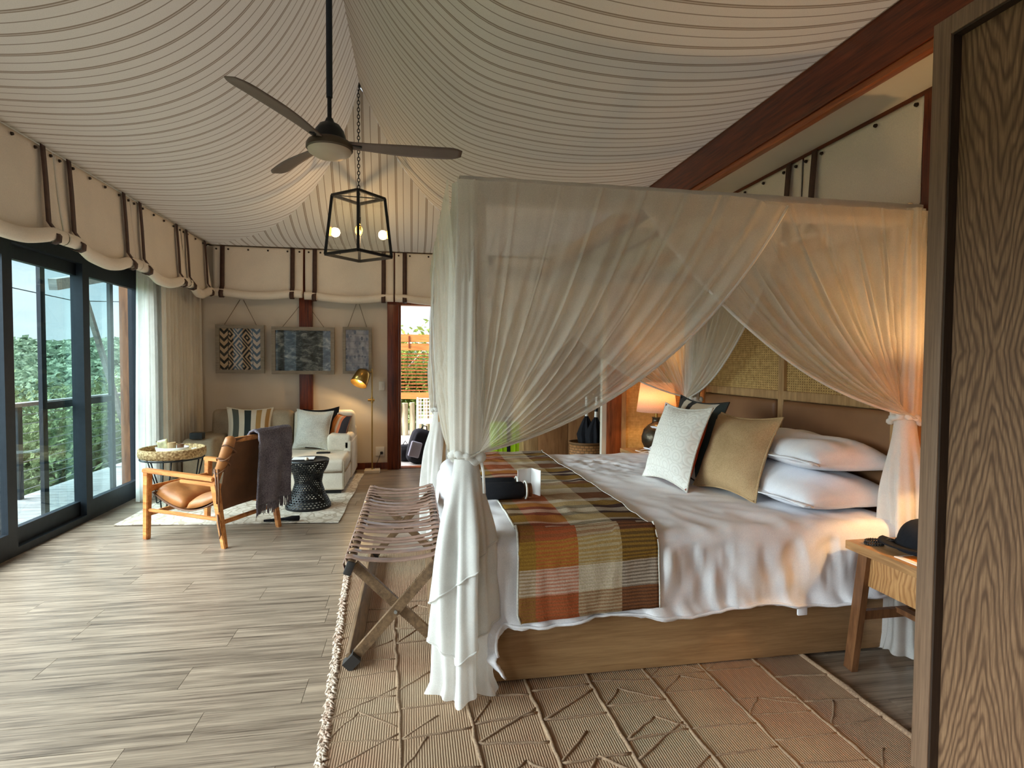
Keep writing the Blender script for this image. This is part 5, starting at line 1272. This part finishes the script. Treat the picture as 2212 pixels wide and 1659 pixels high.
bk = thing('rattan_basket', 'round woven rattan basket holding umbrellas', 'basket', (1.875, 5.98, 0))
bm = bmesh.new(); lathe(bm, [(0.001, 0.0), (0.165, 0.0), (0.178, 0.03), (0.185, 0.30), (0.182, 0.545)], 40, cap=False); o = finish(bm, 'body', 'basket', bk, True); solidify(o, 0.012, -1)
bm = bmesh.new(); tube(bm, [(0.182 * math.cos(2 * PI * i / 40), 0.182 * math.sin(2 * PI * i / 40), 0.55) for i in range(40)], 0.012, 8, closed=True); finish(bm, 'rim', 'basket', bk, True)
def umbrella(label, loc, tx, ty):
    t = thing('folded_umbrella', label, 'umbrella', loc, 0, 'umbrellas in the basket'); t.rotation_euler = (tx, ty, 0.3)
    bm = bmesh.new(); lathe(bm, [(0.012, 0.02), (0.035, 0.22), (0.062, 0.46), (0.085, 0.60), (0.07, 0.66), (0.04, 0.74), (0.014, 0.80)], 32, fold=lambda th, z: 1 + 0.32 * math.sin(7 * th + 5 * z)); finish(bm, 'canopy', 'blackcloth', t, True)
    bm = bmesh.new(); tube(bm, [(0, 0, 0.0), (0, 0, 0.9)], 0.007, 8); finish(bm, 'shaft', 'cable', t, True, 50)
    bm = bmesh.new(); tube(bm, [(0, 0, 0.80), (0, 0, 0.86)], 0.018, 10); tube(bm, [(0, 0, 0.91), (0, 0, 1.02)], 0.015, 10); finish(bm, 'grip', 'plastic', t, True, 50)
    bm = bmesh.new(); tube(bm, [(0, 0, 0.86), (0, 0, 0.91)], 0.02, 10); finish(bm, 'runner', 'blackplastic', t, True, 50)
umbrella('black folded umbrella standing upright in the rattan basket', (1.94, 5.94, 0.03), 0.02, 0.03)
umbrella('second black umbrella leaning left in the rattan basket', (1.90, 6.03, 0.03), -0.03, 0.01)
su = thing('green_suitcase', 'lime green hard suitcase with black strap behind the bed', 'suitcase', (1.14, 6.9, 0))
bm = bmesh.new(); bx(bm, (0, 0, 0.37), (0.40, 0.24, 0.64), bevel=0.05, seg=4); shl = finish(bm, 'shell', 'green', su, True, 60)
for i in (-0.13, -0.07, 0.09, 0.15):
    bm = bmesh.new(); bx(bm, (i, -0.122, 0.37), (0.018, 0.012, 0.54), bevel=0.005); finish(bm, 'rib', 'green', shl, True, 40)
bm = bmesh.new(); bx(bm, (0.01, 0, 0.37), (0.045, 0.256, 0.66), bevel=0.01); finish(bm, 'strap', 'blackcloth', su, True, 40)
for sx in (-1, 1):
    for sy in (-1, 1):
        bm = bmesh.new(); bmesh.ops.create_uvsphere(bm, u_segments=12, v_segments=8, radius=0.026, matrix=Matrix.Translation((0.15 * sx, 0.08 * sy, 0.026))); finish(bm, 'wheel', 'rubber', su, True)
bm = bmesh.new(); tube(bm, [(-0.07, 0.08, 0.69), (-0.07, 0.08, 0.73), (0.07, 0.08, 0.73), (0.07, 0.08, 0.69)], 0.011, 8); finish(bm, 'handle', 'blackplastic', su, True)
def soft_bag(name, label, cat, loc, s, mat, rotz=0, seed=0):
    t = thing(name, label, cat, loc, rotz); bm = bmesh.new(); bmesh.ops.create_icosphere(bm, subdivisions=4, radius=1.0); rnd = random.Random(seed); p = [rnd.uniform(0, 6) for _ in range(4)]
    for v in bm.verts:
        c = v.co.copy(); k = 1 + 0.06 * math.sin(5 * c.x + p[0]) * math.sin(4 * c.z + p[1]) + 0.03 * math.sin(11 * c.y + p[2])
        q = Vector([math.copysign(abs(x) ** 0.62, x) for x in c]); v.co = Vector((q.x * s[0] / 2 * k, q.y * s[1] / 2 * k, (q.z * 0.5 + 0.5) * s[2]))
        v.co.z = max(0.0, v.co.z)
    finish(bm, 'body', mat, t, True); return t
bg = soft_bag('black_duffel', 'black soft bag on the floor seen between the drapes', 'bag', (0.52, 6.85, 0), (0.50, 0.36, 0.46), 'blackcloth', 0.2, 3)
bm = bmesh.new(); tube(bm, [(-0.14, -0.16, 0.30), (-0.12, -0.2, 0.46), (0.0, -0.2, 0.50), (0.12, -0.2, 0.46), (0.14, -0.16, 0.30)], 0.013, 6); finish(bm, 'handle', 'blackcloth', bg, True)
bm = bmesh.new(); tube(bm, [(-0.2, 0, 0.43), (0, 0, 0.462), (0.2, 0, 0.43)], 0.006, 5); finish(bm, 'zip', 'cable', bg, True)

# ================================================================== OUTSIDE
# deck beside the glass doors
dk = struct(box('deck', (-4.06, -1.0, -0.22), (-2.94, 11.5, -0.06), 'bark'))
bm = bmesh.new(); lim(bm, (-4.06, 0.004, -0.06), (-2.94, 0.136, -0.03)); dm = bpy.data.meshes.new('deck_board'); bmesh.ops.recalc_face_normals(bm, faces=bm.faces[:]); bm.to_mesh(dm); bm.free(); dm.materials.append(MAT['deck'])
for i in range(88): o = link('deck_board', dm, dk); o.location = (0, -0.9 + 0.14 * i, 0)
rl = thing('deck_railing', 'steel cable railing with dark posts along the deck edge', 'railing', (-4.0, 7.0, -0.03))
for yy in (3.0, 4.8, 6.62, 8.48, 10.3):
    bm = bmesh.new(); lim(bm, (-0.03, yy - 7.0 - .035, 0), (0.03, yy - 7.0 + .035, 0.955)); finish(bm, 'post', 'frame', rl)
bm = bmesh.new(); lim(bm, (-0.055, -5.5, 0.955), (0.055, 4.5, 0.995), bevel=0.004); finish(bm, 'handrail', 'deck', rl)
for k in range(9):
    bm = bmesh.new(); tube(bm, [(0, -5.5, 0.08 + 0.098 * k), (0, 4.5, 0.08 + 0.098 * k)], 0.0045, 5); finish(bm, 'cable', 'cable', rl, True)
# awning frame over the deck end
aw = thing('awning_frame', 'pale timber awning strut rising beyond the deck glass', 'awning', (-3.9, 8.3, -0.03))
bm = bmesh.new(); bar(bm, (0, -0.62, 2.25), (0, 0.22, 0.70), 0.05, 0.06); bar(bm, (0, 0.2, 0.73), (0, 0.6, 0.0), 0.05, 0.06); finish(bm, 'strut', 'deck', aw)
bm = bmesh.new(); bar(bm, (0.1, -1.4, 2.25), (0, 0.3, 2.62), 0.08, 0.12); finish(bm, 'rafter', 'deck', aw)
dp = struct(box('wall_outer', (-3.05, 6.66, -0.03), (-2.94, 7.9, 2.6), 'walnut'))
# paving outside the rear doorway
pv = struct(box('path', (-1.2, YB + 0.0, -0.1), (2.6, 12.2, -0.014), 'concrete'))
box('threshold', (-0.15, YB - 0.02, -0.012), (0.80, YB + 0.13, 0.008), 'redwood', pv)
# timber screen
scn = thing('slatted_screen', 'orange timber screen with open slats outside the rear doorway', 'screen', (0.1, 11.0, -0.014))
for nm, a, b in (('top_beam', (-1.1, -0.05, 1.82), (0.75, 0.05, 1.96)), ('lower_top_beam', (-1.1, -0.05, 1.66), (0.75, 0.05, 1.79)), ('bottom_beam', (-1.1, -0.05, 0.74), (0.75, 0.05, 0.86)), ('stile', (0.23, -0.03, 0.86), (0.27, 0.03, 1.66)), ('post', (-1.1, -0.05, 0), (-1.0, 0.05, 1.82)), ('post', (0.65, -0.05, 0), (0.75, 0.05, 1.82))):
    bm = bmesh.new(); lim(bm, a, b); finish(bm, nm, 'orange_timber', scn)
bm = bmesh.new(); lim(bm, (-1.0, -0.012, 0), (0.65, 0.012, 0.022)); sm_ = bpy.data.meshes.new('slat'); bmesh.ops.recalc_face_normals(bm, faces=bm.faces[:]); bm.to_mesh(sm_); bm.free(); sm_.materials.append(MAT['redwood'])
for k in range(12): o = link('slat', sm_, scn); o.location = (0, 0, 0.89 + 0.063 * k)
for s in (-0.16, 0.28):
    bm = bmesh.new(); lim(bm, (s - .012, -0.07, 1.70), (s + .012, -0.05, 1.93)); finish(bm, 'bracket', 'mahog', scn)
# pole fence below
fc = thing('pole_fence', 'fence of pale split poles behind the white chair', 'fence', (0.0, 11.4, -0.014)); rnd = random.Random(5)
for k in range(16):
    r_ = rnd.uniform(0.05, 0.075); h = rnd.uniform(0.62, 0.72); bm = bmesh.new(); x_ = -0.95 + 0.135 * k
    tube(bm, [(x_, 0, 0), (x_ + rnd.uniform(-.01, .01), 0.01, h * .5), (x_, 0, h)], [r_, r_ * rnd.uniform(.85, 1.1), r_ * .9], 9); finish(bm, 'pole', 'pole', fc, True, 50)
# white wire chair
wc_ = thing('white_patio_chair', 'white patio chair with woven back outside the rear doorway', 'chair', (0.30, 9.9, -0.014))
for x_ in (-0.22, 0.22):
    for y_ in (-0.22, 0.22):
        bm = bmesh.new(); tube(bm, [(x_, y_, 0), (x_ * .95, y_ * .95, 0.42 if y_ < 0 else 0.82)], 0.014, 8); finish(bm, 'leg', 'plastic', wc_, True, 50)
bm = bmesh.new(); bx(bm, (0, 0, 0.42), (0.46, 0.46, 0.05), bevel=0.015); finish(bm, 'seat', 'plastic', wc_, True, 40)
for k in range(9):
    bm = bmesh.new(); tube(bm, [(-0.2 + 0.05 * k, 0.21, 0.44), (-0.2 + 0.05 * k, 0.215, 0.80)], 0.006, 5); finish(bm, 'back_rod', 'plastic', wc_, True)
for k in range(6):
    bm = bmesh.new(); tube(bm, [(-0.21, 0.213, 0.5 + 0.06 * k), (0.21, 0.213, 0.5 + 0.06 * k)], 0.006, 5); finish(bm, 'back_rod', 'plastic', wc_, True)
# backpack at the doorway
bpk = soft_bag('backpack', 'black and grey backpack slumped on the doorway threshold', 'backpack', (0.03, 8.12, -0.012), (0.30, 0.24, 0.50), 'blackcloth', 0.4, 6); bpk.rotation_euler = (0, 0.28, 0.3)
bm = bmesh.new(); bx(bm, (-0.09, -0.13, 0.2), (0.16, 0.05, 0.22), bevel=0.02, seg=3); finish(bm, 'front_pocket', m_fabric('grey_nylon', (150, 150, 162)), bpk, True, 60)
bm = bmesh.new(); tube(bm, [(0.08, -0.12, 0.46), (0.13, -0.16, 0.3), (0.1, -0.14, 0.1)], 0.015, 6); finish(bm, 'shoulder_strap', 'blackcloth', bpk, True)
bm = bmesh.new(); tube(bm, [(-0.04, 0, 0.49), (-0.02, 0, 0.545), (0.03, 0, 0.545), (0.05, 0, 0.49)], 0.009, 6); finish(bm, 'grab_handle', 'blackcloth', bpk, True)
sho = soft_bag('black_pouch', 'small black bag lying beside the backpack', 'bag', (-0.10, 8.35, -0.012), (0.26, 0.2, 0.24), 'blackcloth', 0.1, 9)
bm = bmesh.new(); tube(bm, [(-0.06, 0, 0.2), (0, 0, 0.29), (0.06, 0, 0.2)], 0.008, 6); finish(bm, 'handle', 'blackcloth', sho, True)

# land: falls away from the deck and rises to a wooded skyline
import numpy as np
def ground_z(x, y):
    d = math.hypot(x, y); far = max(0.0, d - 9)
    z = -2.4 - 5.5 * sstep((d - 8) / 30) + 10.5 * sstep((d - 35) / 160) + 1.2 * math.sin(x * .045 + 1) * math.cos(y * .05)
    return z
bm = bmesh.new(); A0, A1 = math.radians(60), math.radians(215)
def gf(a, b):
    th = lerp(A0, A1, a); r_ = 5 + 235 * b ** 2; x, y = r_ * math.cos(th), r_ * math.sin(th); return (x, y, min(ground_z(x, y), -1.0 if r_ < 14 else 99))
grid(bm, gf, 80, 70); hill = struct(finish(bm, 'hills', 'ground', None, True))
# tree crowns covering the hill, too many to count
rnd = random.Random(21); tmpl = []
for k in range(5):
    # one crown: a loose ball of leaf sprays round a dark core
    rr = random.Random(k); vs, fs = [], []
    for j in range(46):
        n = Vector((rr.gauss(0, 1), rr.gauss(0, 1), rr.gauss(.35, 1))).normalized(); c = n * rr.uniform(.62, 1.05)
        n2_ = (n + Vector((rr.gauss(0, .5), rr.gauss(0, .5), rr.gauss(0, .5)))).normalized(); u = n2_.orthogonal().normalized(); u.rotate(Matrix.Rotation(rr.uniform(0, 6), 3, n2_)); w = n2_.cross(u); z = rr.uniform(.22, .42)
        i0 = len(vs); vs += [c - u * z, c - w * z * .7, c + u * z, c + w * z * .7]; fs += [(i0, i0 + 1, i0 + 2), (i0, i0 + 2, i0 + 3)]
    b2 = bmesh.new(); bmesh.ops.create_icosphere(b2, subdivisions=1, radius=0.74); i0 = len(vs); b2.verts.ensure_lookup_table()
    vs += [v.co.copy() for v in b2.verts]; fs += [tuple(i0 + v.index for v in f.verts) for f in b2.faces]; b2.free()
    tmpl.append((np.array([v[:] for v in vs]), np.array(fs)))
Vs, Fs, n0 = [], [], 0
for i in range(7000):
    th = math.radians(rnd.uniform(103, 146) if i % 6 else rnd.uniform(82, 98)); r_ = 16 + 195 * rnd.random() ** 1.3
    x, y = r_ * math.cos(th), r_ * math.sin(th); s = rnd.uniform(0.5, 1.35) * (0.6 + r_ / 100)
    V, F = tmpl[rnd.randrange(5)]; a = rnd.uniform(0, 6); ca, sa = math.cos(a), math.sin(a)
    P_ = np.stack([(V[:, 0] * ca - V[:, 1] * sa) * s, (V[:, 0] * sa + V[:, 1] * ca) * s, V[:, 2] * s * .8], 1) + np.array([x, y, ground_z(x, y) + s * .45 + rnd.uniform(0, 1.2)])
    Vs.append(P_); Fs.append(F + n0); n0 += len(V)
me = bpy.data.meshes.new('forest'); Va, Fa = np.concatenate(Vs), np.concatenate(Fs)
me.from_pydata(Va.tolist(), [], Fa.tolist()); me.materials.append(MAT['forest'])
fo = link('forest', me); tag(fo, 'dense green bush covering the far hillside', 'forest', kind='stuff')
# nearer trees built leaf by leaf
def leafy(name, label, loc, h, rx_, nl, mat, seed, ls=0.10, group=None):
    t = thing(name, label, 'tree', loc, 0, group); rnd = random.Random(seed)
    bm = bmesh.new(); tube(bm, [(0, 0, 0), (0.1, 0.05, h * .4), (0.0, 0.1, h * .8)], [0.09, 0.06, 0.03], 7)
    for k in range(9):
        a = rnd.uniform(0, 6.28); z0 = h * rnd.uniform(.25, .7); r_ = rx_ * rnd.uniform(.5, .9)
        tube(bm, [(0.05, 0.05, z0), (r_ * .5 * math.cos(a), r_ * .5 * math.sin(a), z0 + .12 * h), (r_ * math.cos(a), r_ * math.sin(a), z0 + .3 * h)], [0.035, 0.022, 0.008], 5)
    finish(bm, 'trunk', 'bark', t, True)
    N = nl; cl = [(rnd.gauss(0, .45), rnd.gauss(0, .45), rnd.uniform(.3, 1.0)) for _ in range(26)]
    Vs = np.zeros((N * 4, 3)); 
    for i in range(N):
        c = cl[rnd.randrange(26)]; p = Vector((c[0] * rx_ + rnd.gauss(0, .2) * rx_, c[1] * rx_ + rnd.gauss(0, .2) * rx_, c[2] * h + rnd.gauss(0, .09) * h)); s = ls * rnd.uniform(.5, 1.2)
        n = Vector((rnd.gauss(0, 1), rnd.gauss(0, 1), rnd.gauss(.6, 1))).normalized(); u = n.orthogonal().normalized(); u.rotate(Matrix.Rotation(rnd.uniform(0, 6), 3, n)); w = n.cross(u)
        for k, (a, b) in enumerate(((-1, 0), (0, -.45), (1, 0), (0, .45))): Vs[i * 4 + k] = p + u * (a * s) + w * (b * s)
    me = bpy.data.meshes.new('foliage'); me.from_pydata(Vs.tolist(), [], [(4 * i, 4 * i + 1, 4 * i + 2, 4 * i + 3) for i in range(N)]); me.materials.append(MAT[mat])
    o = link('foliage', me, t); o['kind'] = 'stuff'; return t
GT = 'bush trees just beyond the railing'
for i, (x, y, h, r_, lb) in enumerate([(-6.2, 9.2, 2.7, 1.2, 'leafy bush behind the near deck rail post'), (-7.6, 12.5, 3.2, 1.6, 'leafy bush in the middle of the cable railing'), (-8.6, 16.5, 3.2, 1.9, 'leafy bush seen past the mullion of the glass door'), (-6.0, 13.4, 2.6, 1.2, 'leafy bush near the awning strut'), (-11.5, 16.0, 3.4, 2.2, 'large leafy bush farther down the slope'), (-9.4, 22.0, 3.4, 2.2, 'pale bush far along the deck rail'), (-5.4, 16.5, 2.8, 1.3, 'leafy bush beyond the deck end')]):
    leafy('bush_tree', lb, (x, y, -2.9), h, r_, 6500, 'leaf', 40 + i, 0.10, GT)
for i, (x, y, h, r_, lb) in enumerate([(-0.5, 13.0, 2.3, 1.1, 'yellow-green shrub behind the slatted screen'), (0.9, 13.6, 2.4, 1.2, 'yellow-green shrub showing through the screen end'), (0.2, 19.0, 2.4, 2.2, 'green treetop above the orange screen')]):
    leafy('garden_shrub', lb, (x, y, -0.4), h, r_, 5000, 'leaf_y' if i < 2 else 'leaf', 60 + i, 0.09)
gp = struct(box('garden_ground', (-3.0, 12.2, -0.5), (5, 34, -0.1), 'ground'))
# overhead wire
bm = bmesh.new(); tube(bm, [(-25, 25, 7.6), (-25, 41, 6.03), (-25, 48, 5.92), (-25, 55, 6.6), (-25, 80, 10)], 0.035, 5); o = finish(bm, 'overhead_wire', 'black', None, True); tag(o, 'thin dark wire crossing the sky over the hills', 'wire')
